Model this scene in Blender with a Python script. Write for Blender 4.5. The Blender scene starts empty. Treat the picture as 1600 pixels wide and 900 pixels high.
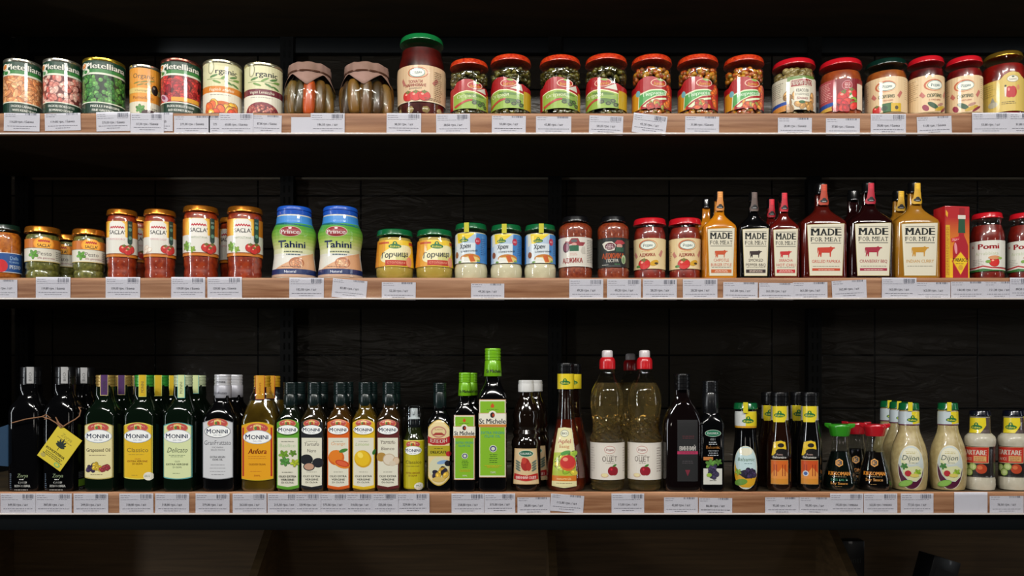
import bpy, math, random
from mathutils import Vector
from mathutils.geometry import tessellate_polygon
random.seed(7)
SC = bpy.context.scene; COL = SC.collection
PI = math.pi
# ------------------------------------------------------------------ camera, light, exposure
F = 1250.0            # focal length in pixels of a 1600 px wide frame
HZ = 595.0            # picture height of the eye level
CZ = 1.15             # eye level above the floor
Y0 = 1.55             # distance of the shelf fronts
cam = bpy.data.objects.new('camera', bpy.data.cameras.new('camera')); COL.objects.link(cam)
cam.location = (0, 0, CZ); cam.rotation_euler = (PI/2, 0, 0)
cam.data.sensor_width = 36; cam.data.lens = 36*F/1600; cam.data.shift_y = (HZ-450)/1600
cam.data.clip_start = .05; cam.data.clip_end = 50
SC.camera = cam
SC.view_settings.view_transform = 'Standard'; SC.view_settings.look = 'None'
SC.view_settings.exposure = 0.5; SC.view_settings.gamma = 1; SC.view_settings.use_curve_mapping = False
w = bpy.data.worlds.new('world'); SC.world = w; w.use_nodes = True
w.node_tree.nodes['Background'].inputs[0].default_value = (.6, .7, 1, 1)
w.node_tree.nodes['Background'].inputs[1].default_value = .006
def area(name, loc, target, sx, sy, power, col):
    d = bpy.data.lights.new(name, 'AREA'); d.shape = 'RECTANGLE'; d.size = sx; d.size_y = sy; d.energy = power; d.color = col
    o = bpy.data.objects.new(name, d); COL.objects.link(o); o.location = loc
    o.rotation_euler = (Vector(target)-Vector(loc)).to_track_quat('-Z', 'Y').to_euler()
    return o
# assumed lights, all out of view: tall side strips, overhead strips and small spots
area('assumed_side_light_left', (-3.7, -.75, 1.7), (0, 1.6, 1.1), .22, 2.0, 27, (.93, .97, 1))  # unseen tall strip, assumed from the upright streaks on the jars; no window built
area('assumed_side_light_right', (4.0, .1, 1.7), (.4, 1.6, 1.1), .12, 2.0, 6, (.93, .97, 1))  # unseen thin strip, assumed from the fainter streaks on the jars' right sides
for lx_ in (-1.5, .1, 1.7):
    area('assumed_ceiling_light', (lx_, -.45, 2.75), (lx_*.8, 1.6, 1.0), .9, .12, 19, (1, .97, .92))  # unseen overhead strips, assumed from goods lit from above in front
for lx_ in (-.75, .75):
    area('assumed_spot', (lx_, .1, 2.6), (lx_, 1.6, 1.0), .06, .06, 6, (1, .97, .92))  # unseen small spots, assumed alongside the overhead strips; no track built

for lx_, ly_ in ((-1.15, -3.0), (3.1, -3.0)):      # lamps added behind the camera, low enough to glance off the tiles
    area('tile_glint_light', (lx_, ly_, 1.62), (lx_, 1.6, 1.5), .5, .3, 2.4, (1, .93, .84))

# ------------------------------------------------------------------ colours and materials
def lin(h):
    h = h.lstrip('#'); r = [int(h[i:i+2], 16)/255 for i in (0, 2, 4)]
    return tuple(c/12.92 if c <= .04045 else ((c+.055)/1.055)**2.4 for c in r)+(1.0,)
def tone(col, f):
    return tuple(min(1, c*f) for c in col[:3])+(1.0,)
_M = {}
def base_mat(name):
    m = bpy.data.materials.new(name); m.use_nodes = True
    return m, m.node_tree, m.node_tree.nodes['Principled BSDF']
def mat(h, rough=.4, metal=0., coat=0., name=None, spec=.5):
    k = ('m', h, rough, metal, coat, spec)
    if k in _M: return _M[k]
    m, nt, b = base_mat(name or 'paint'+h)
    b.inputs['Base Color'].default_value = lin(h); b.inputs['Roughness'].default_value = rough
    b.inputs['Metallic'].default_value = metal; b.inputs['Coat Weight'].default_value = coat; b.inputs['Coat Roughness'].default_value = .06
    b.inputs['Specular IOR Level'].default_value = spec
    _M[k] = m; return m
def printed(rough=.32, coat=.25):
    k = ('p', rough, coat)
    if k in _M: return _M[k]
    m, nt, b = base_mat('printed')
    a = nt.nodes.new('ShaderNodeVertexColor'); a.layer_name = 'ink'
    nt.links.new(a.outputs['Color'], b.inputs['Base Color'])
    b.inputs['Roughness'].default_value = rough; b.inputs['Coat Weight'].default_value = coat; b.inputs['Coat Roughness'].default_value = .08
    _M[k] = m; return m
def mottled(h1, h2, scale=60, rough=.35, coat=.4, bump=0., stretch=(1, 1, 1), name='sauce', emph=.5, metal=0.):
    k = ('n', h1, h2, scale, rough, coat, bump, stretch, emph, metal)
    if k in _M: return _M[k]
    m, nt, b = base_mat(name)
    tc = nt.nodes.new('ShaderNodeTexCoord'); mp = nt.nodes.new('ShaderNodeMapping'); mp.inputs['Scale'].default_value = stretch
    n = nt.nodes.new('ShaderNodeTexNoise'); n.inputs['Scale'].default_value = scale; n.inputs['Detail'].default_value = 4
    r = nt.nodes.new('ShaderNodeValToRGB'); r.color_ramp.elements[0].position = emph-.15; r.color_ramp.elements[1].position = emph+.15
    r.color_ramp.elements[0].color = lin(h1); r.color_ramp.elements[1].color = lin(h2)
    L = nt.links.new
    L(tc.outputs['Object'], mp.inputs['Vector']); L(mp.outputs['Vector'], n.inputs['Vector']); L(n.outputs['Fac'], r.inputs['Fac']); L(r.outputs['Color'], b.inputs['Base Color'])
    if bump:
        bp = nt.nodes.new('ShaderNodeBump'); bp.inputs['Strength'].default_value = bump; bp.inputs['Distance'].default_value = .002
        L(n.outputs['Fac'], bp.inputs['Height']); L(bp.outputs['Normal'], b.inputs['Normal'])
    b.inputs['Roughness'].default_value = rough; b.inputs['Coat Weight'].default_value = coat; b.inputs['Coat Roughness'].default_value = .05; b.inputs['Metallic'].default_value = metal
    _M[k] = m; return m
def glass(tint='#ffffff', refl=1.0, name='glass', body=None, bodyfac=.0, wave=0.):
    """thin container glass: clear through, mirror by fresnel; body = a share of milky colour"""
    k = ('g', tint, refl, body, bodyfac, wave)
    if k in _M: return _M[k]
    m = bpy.data.materials.new(name); m.use_nodes = True; nt = m.node_tree; nt.nodes.clear(); L = nt.links.new
    out = nt.nodes.new('ShaderNodeOutputMaterial'); mx = nt.nodes.new('ShaderNodeMixShader'); fr = nt.nodes.new('ShaderNodeFresnel'); fr.inputs['IOR'].default_value = 1.5
    # a thin wall reflects alike from both sides: undo the inversion of the index on back faces
    ge = nt.nodes.new('ShaderNodeNewGeometry'); mr = nt.nodes.new('ShaderNodeMapRange'); mr.inputs['To Min'].default_value = 1.5; mr.inputs['To Max'].default_value = 1/1.5
    L(ge.outputs['Backfacing'], mr.inputs['Value']); L(mr.outputs['Result'], fr.inputs['IOR'])
    t = nt.nodes.new('ShaderNodeBsdfTransparent'); t.inputs[0].default_value = lin(tint)
    g = nt.nodes.new('ShaderNodeBsdfGlossy'); g.inputs['Roughness'].default_value = .05; g.inputs['Color'].default_value = (refl, refl, refl, 1)
    src = t.outputs[0]
    if body:
        d = nt.nodes.new('ShaderNodeBsdfDiffuse'); d.inputs[0].default_value = lin(body)
        m2 = nt.nodes.new('ShaderNodeMixShader'); m2.inputs[0].default_value = bodyfac
        L(t.outputs[0], m2.inputs[1]); L(d.outputs[0], m2.inputs[2]); src = m2.outputs[0]
    if wave:
        tc = nt.nodes.new('ShaderNodeTexCoord'); n = nt.nodes.new('ShaderNodeTexNoise'); n.inputs['Scale'].default_value = 45; bp = nt.nodes.new('ShaderNodeBump')
        bp.inputs['Strength'].default_value = wave; bp.inputs['Distance'].default_value = .004
        L(tc.outputs['Object'], n.inputs['Vector']); L(n.outputs['Fac'], bp.inputs['Height']); L(bp.outputs['Normal'], g.inputs['Normal']); L(bp.outputs['Normal'], fr.inputs['Normal'])
    L(fr.outputs[0], mx.inputs[0]); L(src, mx.inputs[1]); L(g.outputs[0], mx.inputs[2]); L(mx.outputs[0], out.inputs[0])
    _M[k] = m; return m
def liquid(name, tint, body, fac):
    k = ('l', tint, body, fac)
    if k in _M: return _M[k]
    m = bpy.data.materials.new(name); m.use_nodes = True; nt = m.node_tree; nt.nodes.clear(); L = nt.links.new
    out = nt.nodes.new('ShaderNodeOutputMaterial'); mx = nt.nodes.new('ShaderNodeMixShader'); mx.inputs[0].default_value = fac
    g = nt.nodes.new('ShaderNodeBsdfGlass'); g.inputs['Color'].default_value = lin(tint); g.inputs['Roughness'].default_value = .03; g.inputs['IOR'].default_value = 1.34
    d = nt.nodes.new('ShaderNodeBsdfDiffuse'); d.inputs[0].default_value = lin(body)
    L(g.outputs[0], mx.inputs[1]); L(d.outputs[0], mx.inputs[2]); L(mx.outputs[0], out.inputs[0]); _M[k] = m; return m
CLEAR = glass('#f4f8f6', name='jar glass')
INK = printed(.42, .45)
PAPER = printed(.7, 0)
DARKGLASS = mat('#08120a', .07, 0, 0, 'dark green glass', .38)
BLACKGLASS = mat('#060607', .08, 0, 0, 'black glass', .34)

# ------------------------------------------------------------------ mesh helpers
def link(name, verts, faces, material, parent=None, loc=None, smooth=True, cols=None, angle=38):
    me = bpy.data.meshes.new(name); me.from_pydata([tuple(v) for v in verts], [], faces)
    if cols is not None:
        ca = me.color_attributes.new('ink', 'FLOAT_COLOR', 'CORNER'); buf = []
        for f, c in zip(faces, cols): buf.extend(list(c)*len(f))
        ca.data.foreach_set('color', buf)
    if smooth:
        me.polygons.foreach_set('use_smooth', [True]*len(faces))
        if angle: me.set_sharp_from_angle(angle=math.radians(angle))
    me.materials.append(material); me.update()
    o = bpy.data.objects.new(name, me); COL.objects.link(o)
    if parent: o.parent = parent
    if loc: o.location = loc
    return o
def tagit(o, label, cat=None, group=None, kind=None):
    if label: o['label'] = label
    if cat: o['category'] = cat
    if group: o['group'] = group
    if kind: o['kind'] = kind
    return o
def boxgeo(x0, x1, y0, y1, z0, z1, bev=0.0):
    if bev <= 0:
        v = [(x, y, z) for z in (z0, z1) for y in (y0, y1) for x in (x0, x1)]
        return v, [(0, 2, 3, 1), (4, 5, 7, 6), (0, 1, 5, 4), (1, 3, 7, 5), (3, 2, 6, 7), (2, 0, 4, 6)]
    import bmesh
    bm = bmesh.new(); v, f = boxgeo(x0, x1, y0, y1, z0, z1)
    vs = [bm.verts.new(p) for p in v]; [bm.faces.new([vs[i] for i in q]) for q in f]
    bmesh.ops.bevel(bm, geom=bm.edges[:], offset=bev, segments=2, affect='EDGES', profile=.5)
    bm.verts.index_update()
    V = [tuple(q.co) for q in bm.verts]; Fc = [tuple(q.index for q in g.verts) for g in bm.faces]; bm.free()
    return V, Fc
class Geo:
    def __init__(s): s.v = []; s.f = []; s.c = []
    def add(s, v, f, col=None):
        n = len(s.v); s.v += list(v); s.f += [tuple(i+n for i in q) for q in f]; s.c += [col]*len(f)
    def box(s, *a, bev=0., col=None): s.add(*boxgeo(*a, bev=bev), col)
    def blob(s, p, r, axis=(0, 0, 1), ln=1., seg=8, rings=6, col=None, cap=False, bend=0.):
        """ellipsoid or capsule (cap) of radius r and half length ln along axis"""
        a = Vector(axis).normalized(); q = Vector((0, 0, 1)).rotation_difference(a); p = Vector(p)
        v = []; f = []
        for i in range(1, rings):
            t = PI*i/rings; rr = r*math.sin(t)**(.45 if cap else 1); zz = -math.cos(t)*ln
            for j in range(seg):
                u = 2*PI*j/seg; v.append(q @ Vector((rr*math.cos(u)+bend*(zz/ln)**2*r, rr*math.sin(u), zz))+p)
        v.append(q @ Vector((bend*r, 0, -ln))+p); v.append(q @ Vector((bend*r, 0, ln))+p)
        for i in range(rings-2):
            for j in range(seg):
                k = (j+1) % seg; f.append((i*seg+j, i*seg+k, (i+1)*seg+k, (i+1)*seg+j))
        for j in range(seg):
            k = (j+1) % seg; f.append((len(v)-2, k, j)); f.append((len(v)-1, (rings-2)*seg+j, (rings-2)*seg+k))
        s.add(v, f, col)
    def tube(s, pts, r, seg=6, col=None):
        v = []; f = []; n = len(pts); pts = [Vector(p) for p in pts]
        for i, p in enumerate(pts):
            d = (pts[min(i+1, n-1)]-pts[max(i-1, 0)]).normalized(); q = Vector((0, 0, 1)).rotation_difference(d)
            for j in range(seg):
                u = 2*PI*j/seg; v.append(q @ Vector((r*math.cos(u), r*math.sin(u), 0))+p)
        for i in range(n-1):
            for j in range(seg):
                k = (j+1) % seg; f.append((i*seg+j, i*seg+k, (i+1)*seg+k, (i+1)*seg+j))
        f.append(tuple(reversed(range(seg)))); f.append(tuple((n-1)*seg+j for j in range(seg)))
        s.add(v, f, col)
    def done(s, name, material, parent=None, **k):
        return link(name, s.v, s.f, material, parent, cols=(s.c if s.c and s.c[0] is not None else None), **k)
def ringpt(rx, ry, n, t):
    c, q = math.cos(t), math.sin(t)
    rho = (abs(c/rx)**n+abs(q/ry)**n)**(-1.0/n)
    return rho*c, rho*q
def lathe(rings, seg=48, knurl=None):
    """rings bottom to top: (z, rx, ry, n); knurl = (z0, z1, amount) ribs between two heights"""
    v = []; f = []
    for (z, rx, ry, n) in rings:
        for j in range(seg):
            x, y = ringpt(max(rx, 1e-5), max(ry, 1e-5), n, 2*PI*j/seg)
            if knurl and knurl[0] <= z <= knurl[1] and j % 2: x *= 1-knurl[2]; y *= 1-knurl[2]
            v.append((x, y, z))
    for i in range(len(rings)-1):
        for j in range(seg):
            k = (j+1) % seg; f.append((i*seg+j, i*seg+k, (i+1)*seg+k, (i+1)*seg+j))
    f.append(tuple(reversed(range(seg)))); f.append(tuple((len(rings)-1)*seg+j for j in range(seg)))
    return v, f

# ------------------------------------------------------------------ things that stand on the shelves
ZS = [CZ+(HZ-177)*Y0/F, CZ+(HZ-434)*Y0/F, CZ+(HZ-769)*Y0/F]
BASE = [179, 435, 768]
TOPREF = {}
class It:
    """a container standing on a shelf; sizes are given in pixels at its own distance and turned into metres"""
    def __init__(s, name, label, cat, cx, w, shelf, dep=1.0, gap=.008, back=0., group=None, lx=None, yaw=0., b=1.0, same=None):
        hw = w/2.0; dd = dep if dep < 5 else dep/w
        Y = (Y0+gap+back)/(1-dd*hw/F)
        s.X = (cx-800)*Y/F; s.Y = Y; s.Yz = Y-back; s.k = s.Yz/F
        if dd < .99: s.k = (s.Yz-dd*hw*s.Yz/F)/F; s.X = (cx-800)*(s.k+back/F)    # square bottles are measured on their front face
        if same is not None: s.X = same.X
        if dd > .99: s.k *= math.cos(math.atan((cx-800)/F))      # a round thing off the axis looks wider than it is
        s.R = hw*s.k; s.dep = dd; s.zs = ZS[shelf]+.0004; s.b = b; s.base = BASE[shelf]; s.cx = cx
        s.root = bpy.data.objects.new(name, None); COL.objects.link(s.root); s.root.empty_display_size = .03
        tagit(s.root, label, cat, group)
        s.root.location = (s.X, Y, s.zs)
        if lx is not None:
            lo, hi = -1.4, 1.4
            for _ in range(40):
                m = (lo+hi)/2; d = F*(s.X+s.R*math.sin(m))/(Y-s.R*math.cos(m))-F*s.X/Y
                if d < lx: lo = m
                else: hi = m
            yaw = lo
        s.root.rotation_euler = (0, 0, yaw)
        s.rings = None
    def z(s, v, r=None):
        if v is None: return 0.0
        v = s.base+(v-s.base)*s.b
        r = s.R if r is None else r
        return CZ+(HZ-v)*(s.Yz-r*s.dep)/F-s.zs
    def u(s, px): return px*s.k*s.b
    def rg(s, prof, n0=2, shrink=0., dep=None):
        out = []
        for p in prof:
            v, hw = p[0], p[1]; n = p[2] if len(p) > 2 else n0; dd = p[3] if len(p) > 3 else (dep if dep else (s.dep if n > 2 else 1.0))
            r = hw*s.k*s.b-shrink
            out.append((s.z(v, r if v is not None else None), r, (hw*s.k*s.b)*dd-shrink, n))
        out.sort(key=lambda q: q[0])
        return out
    def body(s, prof, material, name='bottle_body', n=2, seg=48, keep=True, shrink=0., parent=None, knurl=None, dep=None, angle=38):
        r = s.rg(prof, n, shrink, dep)
        if keep: s.rings = r
        if knurl: knurl = (s.z(knurl[1]), s.z(knurl[0]), knurl[2])
        v, f = lathe(r, seg, knurl)
        return link(name, v, f, material, parent or s.root, angle=angle)
    def at(s, z):
        R = s.rings
        if z <= R[0][0]: return R[0][1:]
        for a, b in zip(R, R[1:]):
            if a[0] <= z <= b[0]:
                t = (z-a[0])/max(1e-9, b[0]-a[0]); return tuple(a[i]+(b[i]-a[i])*t for i in (1, 2, 3))
        return R[-1][1:]
_T = {}; _G = {}
def glyph_loops(t, shear):
    """closed outlines of a word"""
    cu = bpy.data.curves.new('t', 'FONT'); cu.body = t; cu.size = 1; cu.resolution_u = 2; cu.fill_mode = 'NONE'; cu.shear = shear
    ob = bpy.data.objects.new('t', cu); me = bpy.data.meshes.new_from_object(ob)
    adj = {}
    for e in me.edges:
        a, b = e.vertices; adj.setdefault(a, []).append(b); adj.setdefault(b, []).append(a)
    seen = set(); out = []
    for v in adj:
        if v in seen: continue
        lp = [v]; seen.add(v); c = v
        while True:
            nx = [q for q in adj[c] if q not in seen]
            if not nx: break
            c = nx[0]; seen.add(c); lp.append(c)
        out.append([(me.vertices[q].co.x, me.vertices[q].co.y) for q in lp])
    bpy.data.objects.remove(ob); bpy.data.meshes.remove(me); bpy.data.curves.remove(cu)
    return [q for q in out if len(q) > 2]
def parea(P): return sum(P[i][0]*P[(i+1) % len(P)][1]-P[(i+1) % len(P)][0]*P[i][1] for i in range(len(P)))/2
def inpoly(p, P):
    r = False
    for i in range(len(P)):
        a, b = P[i], P[i-1]
        if (a[1] > p[1]) != (b[1] > p[1]) and p[0] < (b[0]-a[0])*(p[1]-a[1])/(b[1]-a[1])+a[0]: r = not r
    return r
def text_tris(t, bold=0., shear=0.):
    k = (t, shear)
    if k in _T: return _T[k]
    lps = glyph_loops(t, shear); tr = []
    # a contour is a hole when it lies inside a larger one that winds the other way
    ar = [parea(q) for q in lps]; holes = {}
    for i, q in enumerate(lps):
        for j, o in enumerate(lps):
            if i != j and ar[i]*ar[j] < 0 and abs(ar[j]) > abs(ar[i]) and inpoly(q[0], o): holes.setdefault(j, []).append(i); break
    hs = {i for v in holes.values() for i in v}
    for j, q in enumerate(lps):
        if j in hs: continue
        rings = [[Vector((x, y, 0)) for x, y in q]]+[[Vector((x, y, 0)) for x, y in lps[i]] for i in holes.get(j, [])]
        P = [p for r in rings for p in r]
        for a, b, c in tessellate_polygon(rings):
            a, b, c = P[a], P[b], P[c]
            if (b[0]-a[0])*(c[1]-a[1])-(b[1]-a[1])*(c[0]-a[0]) < 0: b, c = c, b
            tr.append(((a[0], a[1]), (b[0], b[1]), (c[0], c[1])))
    xs = [p[0] for q in lps for p in q] or [0]; x0, x1 = min(xs), max(xs)
    tr = [tuple(((p[0]-x0)/.7, p[1]/.7) for p in q) for q in tr]
    _T[k] = (tr, (x1-x0)/.7); return _T[k]
def clip(poly, ax, val, keep_less):
    out = []; n = len(poly)
    for i in range(n):
        a, b = poly[i], poly[(i+1) % n]
        ia = (a[ax] <= val) == keep_less or a[ax] == val; ib = (b[ax] <= val) == keep_less or b[ax] == val
        if ia: out.append(a)
        if ia != ib:
            t = (val-a[ax])/(b[ax]-a[ax]); out.append((a[0]+(b[0]-a[0])*t, a[1]+(b[1]-a[1])*t))
    return out
def slices(poly, ax, step):
    lo = min(p[ax] for p in poly); hi = max(p[ax] for p in poly)
    i0 = math.floor(lo/step+1e-6); i1 = math.ceil(hi/step-1e-6)
    if i1-i0 <= 1: return [poly]
    out = []
    rest = poly
    for i in range(i0+1, i1):
        a = clip(rest, ax, i*step, True); rest = clip(rest, ax, i*step, False)
        if len(a) > 2: out.append(a)
        if len(rest) < 3: break
    if len(rest) > 2: out.append(rest)
    return out
class Label:
    """printed paper on the skin of a container: u px sideways from the label's middle, v px down the picture"""
    def __init__(s, it, ustep=6., vstep=6., lift=.0005, material=None, name='label'):
        s.it = it; s.us = ustep; s.vs = vstep; s.lift = lift; s.n = 0; s.V = []; s.Fc = []; s.C = []; s.mat = material or INK; s.name = name; s.cl = None; s.box = None; s.du = 0; s.dv = 0
    def put(s, polys, col, layer=None):
        if isinstance(col, str): col = lin(col)
        s.n += 1
        off = s.lift+(s.n if layer is None else layer)*3e-5; it = s.it
        for p in polys:
            p = [(q[0]+s.du, q[1]+s.dv) for q in p]
            if s.cl:
                u0, v0, u1, v1 = s.cl
                for ax, val, k in ((0, u0, False), (0, u1, True), (1, v0, False), (1, v1, True)):
                    if len(p) > 2: p = clip(p, ax, val, k)
                if len(p) < 3: continue
            for a in slices(p, 0, s.us):
                for q in (slices(a, 1, s.vs) if s.vs else [a]):
                    idx = [s.lerp(u, v, off) for (u, v) in q]
                    k = len(s.V); s.V += idx; s.Fc.append(tuple(range(k, k+len(idx)))); s.C.append(col)
        return s
    def pos(s, u, v, off):
        it = s.it; z = it.z(v); rx, ry, n = it.at(z); x = u*it.k*it.b
        if n < 2.2:
            ph = x/rx; return Vector(((rx+off)*math.sin(ph), -(ry+off)*math.cos(ph), z))
        e = max(-.985, min(.985, x/rx)); yy = -ry*(1-abs(e)**n)**(1/n)
        return Vector((e*rx+(off*e**3), yy-off, z))
    def lerp(s, u, v, off):
        # every layer bends along the same facets, so that no layer cuts through the one above it
        i = math.floor(u/s.us+1e-6); t = u/s.us-i; a = s.us*i
        def row(vv): return s.pos(a, vv, off)*(1-t)+s.pos(a+s.us, vv, off)*t
        if not s.vs: return row(v)
        j = math.floor(v/s.vs+1e-6); q = v/s.vs-j
        return row(s.vs*j)*(1-q)+row(s.vs*(j+1))*q
    def poly(s, pts, col, layer=None):
        # pts in px (v downwards); flip so the face looks outwards
        tri = tessellate_polygon([[Vector((p[0], -p[1], 0)) for p in pts]])
        out = []
        for t in tri:
            a, b, c = (pts[i] for i in t)
            if (b[0]-a[0])*(c[1]-a[1])-(b[1]-a[1])*(c[0]-a[0]) > 0: b, c = c, b
            out.append((a, b, c))
        return s.put(out, col, layer)
    def rect(s, x0, y0, x1, y1, col, layer=None):
        return s.put([[(x0, y1), (x1, y1), (x1, y0), (x0, y0)]], col, layer)
    def ell(s, cx, cy, rx, ry, col, rot=0., seg=20, layer=None):
        c, q = math.cos(rot), math.sin(rot)
        return s.put([[(cx+rx*math.cos(t)*c-ry*math.sin(t)*q, cy-(rx*math.cos(t)*q+ry*math.sin(t)*c)) for t in (2*PI*i/seg for i in range(seg))]], col, layer)
    def text(s, t, cx, cy, h, col, w=None, bold=.012, shear=0., rot=0., align=0, arc=0.):
        tr, wd = text_tris(t, 0, shear)
        if bold > .018:      # heavier strokes
            d = min(bold, .06)*1.1; sh = (-d, 0, d) if bold > .03 else (-d, d)
            tr = [tuple((p[0]+e, p[1]) for p in q) for e in sh for q in tr]
        sy = h; sxx = (w/wd if w else h)
        if align == -1: cx += wd*sxx/2
        c, q = math.cos(rot), math.sin(rot); out = []
        for T3 in tr:
            o = []
            for (x, y) in T3:
                X = (x-wd/2)*sxx; Yy = -(y-.5)*sy
                if arc: Yy += arc*(X/(wd*sxx/2))**2
                o.append((cx+X*c+Yy*q, cy+Yy*c-X*q))
            out.append(o)
        return s.put(out, col)
    def lines(s, x0, y0, x1, dy, n, col, h=.8, cen=False, ragged=.3):
        """lines of print too small to read: strokes of word length"""
        P = []
        for i in range(n):
            y = y0+i*dy; e = x1-(x1-x0)*random.random()*ragged; x = x0
            if cen: d = (x1-e)/2; x += d; e = x1-d
            while x < e:
                wl = min(random.uniform(1.6, 5.5), e-x)
                if wl > .5: P.append([(x, y+h), (x+wl, y+h), (x+wl, y), (x, y)])
                x += wl+.9
        return s.put(P, col)
    def scatter(s, x0, y0, x1, y1, n, rx, ry, cols, rot=3.1, light=True):
        """a printed heap of beans, peas or berries"""
        A = {}
        for i in range(n):
            x = random.uniform(x0, x1); y = y0+(y1-y0)*((i+.5)/n); a = random.uniform(-rot, rot)/2; k = random.uniform(.8, 1.2)
            c = random.choice(cols)
            n0 = s.n; b = n0+i*.12
            s.ell(x, y, rx*k*1.12, ry*k*1.15, tone(lin(c), .35), a, 10, b)
            s.ell(x, y, rx*k, ry*k, c, a, 10, b+.04)
            if light: s.ell(x-rx*.25, y-ry*.35, rx*.4*k, ry*.35*k, tone(lin(c), 1.7), a, 8, b+.08)
            s.n = n0
        s.n += int(n*.12)+1
        return s
    def done(s, parent=None, label=None):
        o = link(s.name, s.V, s.Fc, s.mat, parent or s.it.root, cols=s.C, smooth=True, angle=None)
        if label: o['label'] = label
        return o

# ------------------------------------------------------------------ the setting
def wood(name, h1, h2, rough=.5, scale=1.):
    m, nt, b = base_mat(name); L = nt.links.new
    tc = nt.nodes.new('ShaderNodeTexCoord'); mp = nt.nodes.new('ShaderNodeMapping'); mp.inputs['Scale'].default_value = (2.2*scale, 14*scale, 46*scale)
    n = nt.nodes.new('ShaderNodeTexNoise'); n.inputs['Scale'].default_value = 2.2; n.inputs['Detail'].default_value = 6; n.inputs['Distortion'].default_value = .5
    r = nt.nodes.new('ShaderNodeValToRGB'); r.color_ramp.elements[0].position = .3; r.color_ramp.elements[1].position = .72
    r.color_ramp.elements[0].color = lin(h1); r.color_ramp.elements[1].color = lin(h2)
    L(tc.outputs['Object'], mp.inputs['Vector']); L(mp.outputs['Vector'], n.inputs['Vector']); L(n.outputs['Fac'], r.inputs['Fac']); L(r.outputs['Color'], b.inputs['Base Color'])
    bp = nt.nodes.new('ShaderNodeBump'); bp.inputs['Strength'].default_value = .15; bp.inputs['Distance'].default_value = .0005; L(n.outputs['Fac'], bp.inputs['Height']); L(bp.outputs['Normal'], b.inputs['Normal'])
    b.inputs['Roughness'].default_value = rough; return m
WOOD = wood('shelf wood', '#97623f', '#d3a078')
WOODD = wood('dark shelf wood', '#4e3d26', '#6c5537')
BOARD = wood('dark board laminate', '#2e261b', '#42351f', .6)
IRON = mat('#0a0c0d', .5, .2, 0, 'black steel')
BACKY = 1.95
def tile_mat():
    m, nt, b = base_mat('black wavy tiles'); L = nt.links.new; N = nt.nodes.new
    tc = N('ShaderNodeTexCoord'); mp = N('ShaderNodeMapping'); mp.inputs['Rotation'].default_value = (-PI/2, 0, 0); mp.inputs['Location'].default_value = ((800-82)*BACKY/F, 0, 0)
    br = N('ShaderNodeTexBrick'); br.offset = 0; br.inputs['Scale'].default_value = 1; br.inputs['Brick Width'].default_value = 160.6*BACKY/F; br.inputs['Row Height'].default_value = 83*BACKY/F
    br.inputs['Mortar Size'].default_value = .0022; br.inputs['Mortar Smooth'].default_value = .2
    br.inputs['Color1'].default_value = lin('#3c372f'); br.inputs['Color2'].default_value = lin('#403a33'); br.inputs['Mortar'].default_value = lin('#050505')
    sx = N('ShaderNodeSeparateXYZ'); cb = N('ShaderNodeCombineXYZ'); ad = N('ShaderNodeMath'); ad.inputs[1].default_value = (800-82)*BACKY/F
    az = N('ShaderNodeMath'); az.inputs[1].default_value = -(CZ+(HZ-555)*BACKY/F)+20*83*BACKY/F
    L(tc.outputs['Object'], sx.inputs[0]); L(sx.outputs['X'], ad.inputs[0]); L(sx.outputs['Z'], az.inputs[0]); L(ad.outputs[0], cb.inputs[0]); L(az.outputs[0], cb.inputs[1]); L(cb.outputs[0], br.inputs['Vector'])
    ad2 = N('ShaderNodeMath'); ad2.inputs[1].default_value = 20*160.6*BACKY/F; L(ad.outputs[0], ad2.inputs[0]); L(ad2.outputs[0], cb.inputs[0])
    nt.nodes.remove(mp)
    L(br.outputs['Color'], b.inputs['Base Color'])
    n = N('ShaderNodeTexNoise'); n.inputs['Scale'].default_value = 9; n.inputs['Detail'].default_value = 3; n.inputs['Distortion'].default_value = 1.5
    mp2 = N('ShaderNodeMapping'); mp2.inputs['Scale'].default_value = (.8, 1, 3.2); L(tc.outputs['Object'], mp2.inputs[0]); L(mp2.outputs[0], n.inputs['Vector'])
    mx = N('ShaderNodeMath'); mx.operation = 'SUBTRACT'; L(n.outputs['Fac'], mx.inputs[0]); L(br.outputs['Fac'], mx.inputs[1])
    bp = N('ShaderNodeBump'); bp.inputs['Strength'].default_value = .55; bp.inputs['Distance'].default_value = .01; L(mx.outputs[0], bp.inputs['Height']); L(bp.outputs['Normal'], b.inputs['Normal'])
    b.inputs['Roughness'].default_value = .3; b.inputs['Specular IOR Level'].default_value = .25
    return m
g = Geo(); g.box(-3, 3, BACKY, BACKY+.1, 0, 2.8)
tagit(g.done('wall_back', tile_mat(), smooth=False), None, kind='structure')
g = Geo(); g.box(-4, 4.5, -3, 2.05, -.1, 0)
tagit(g.done('floor', mat('#4a4844', .5, name='floor concrete'), smooth=False), None, kind='structure')

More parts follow.
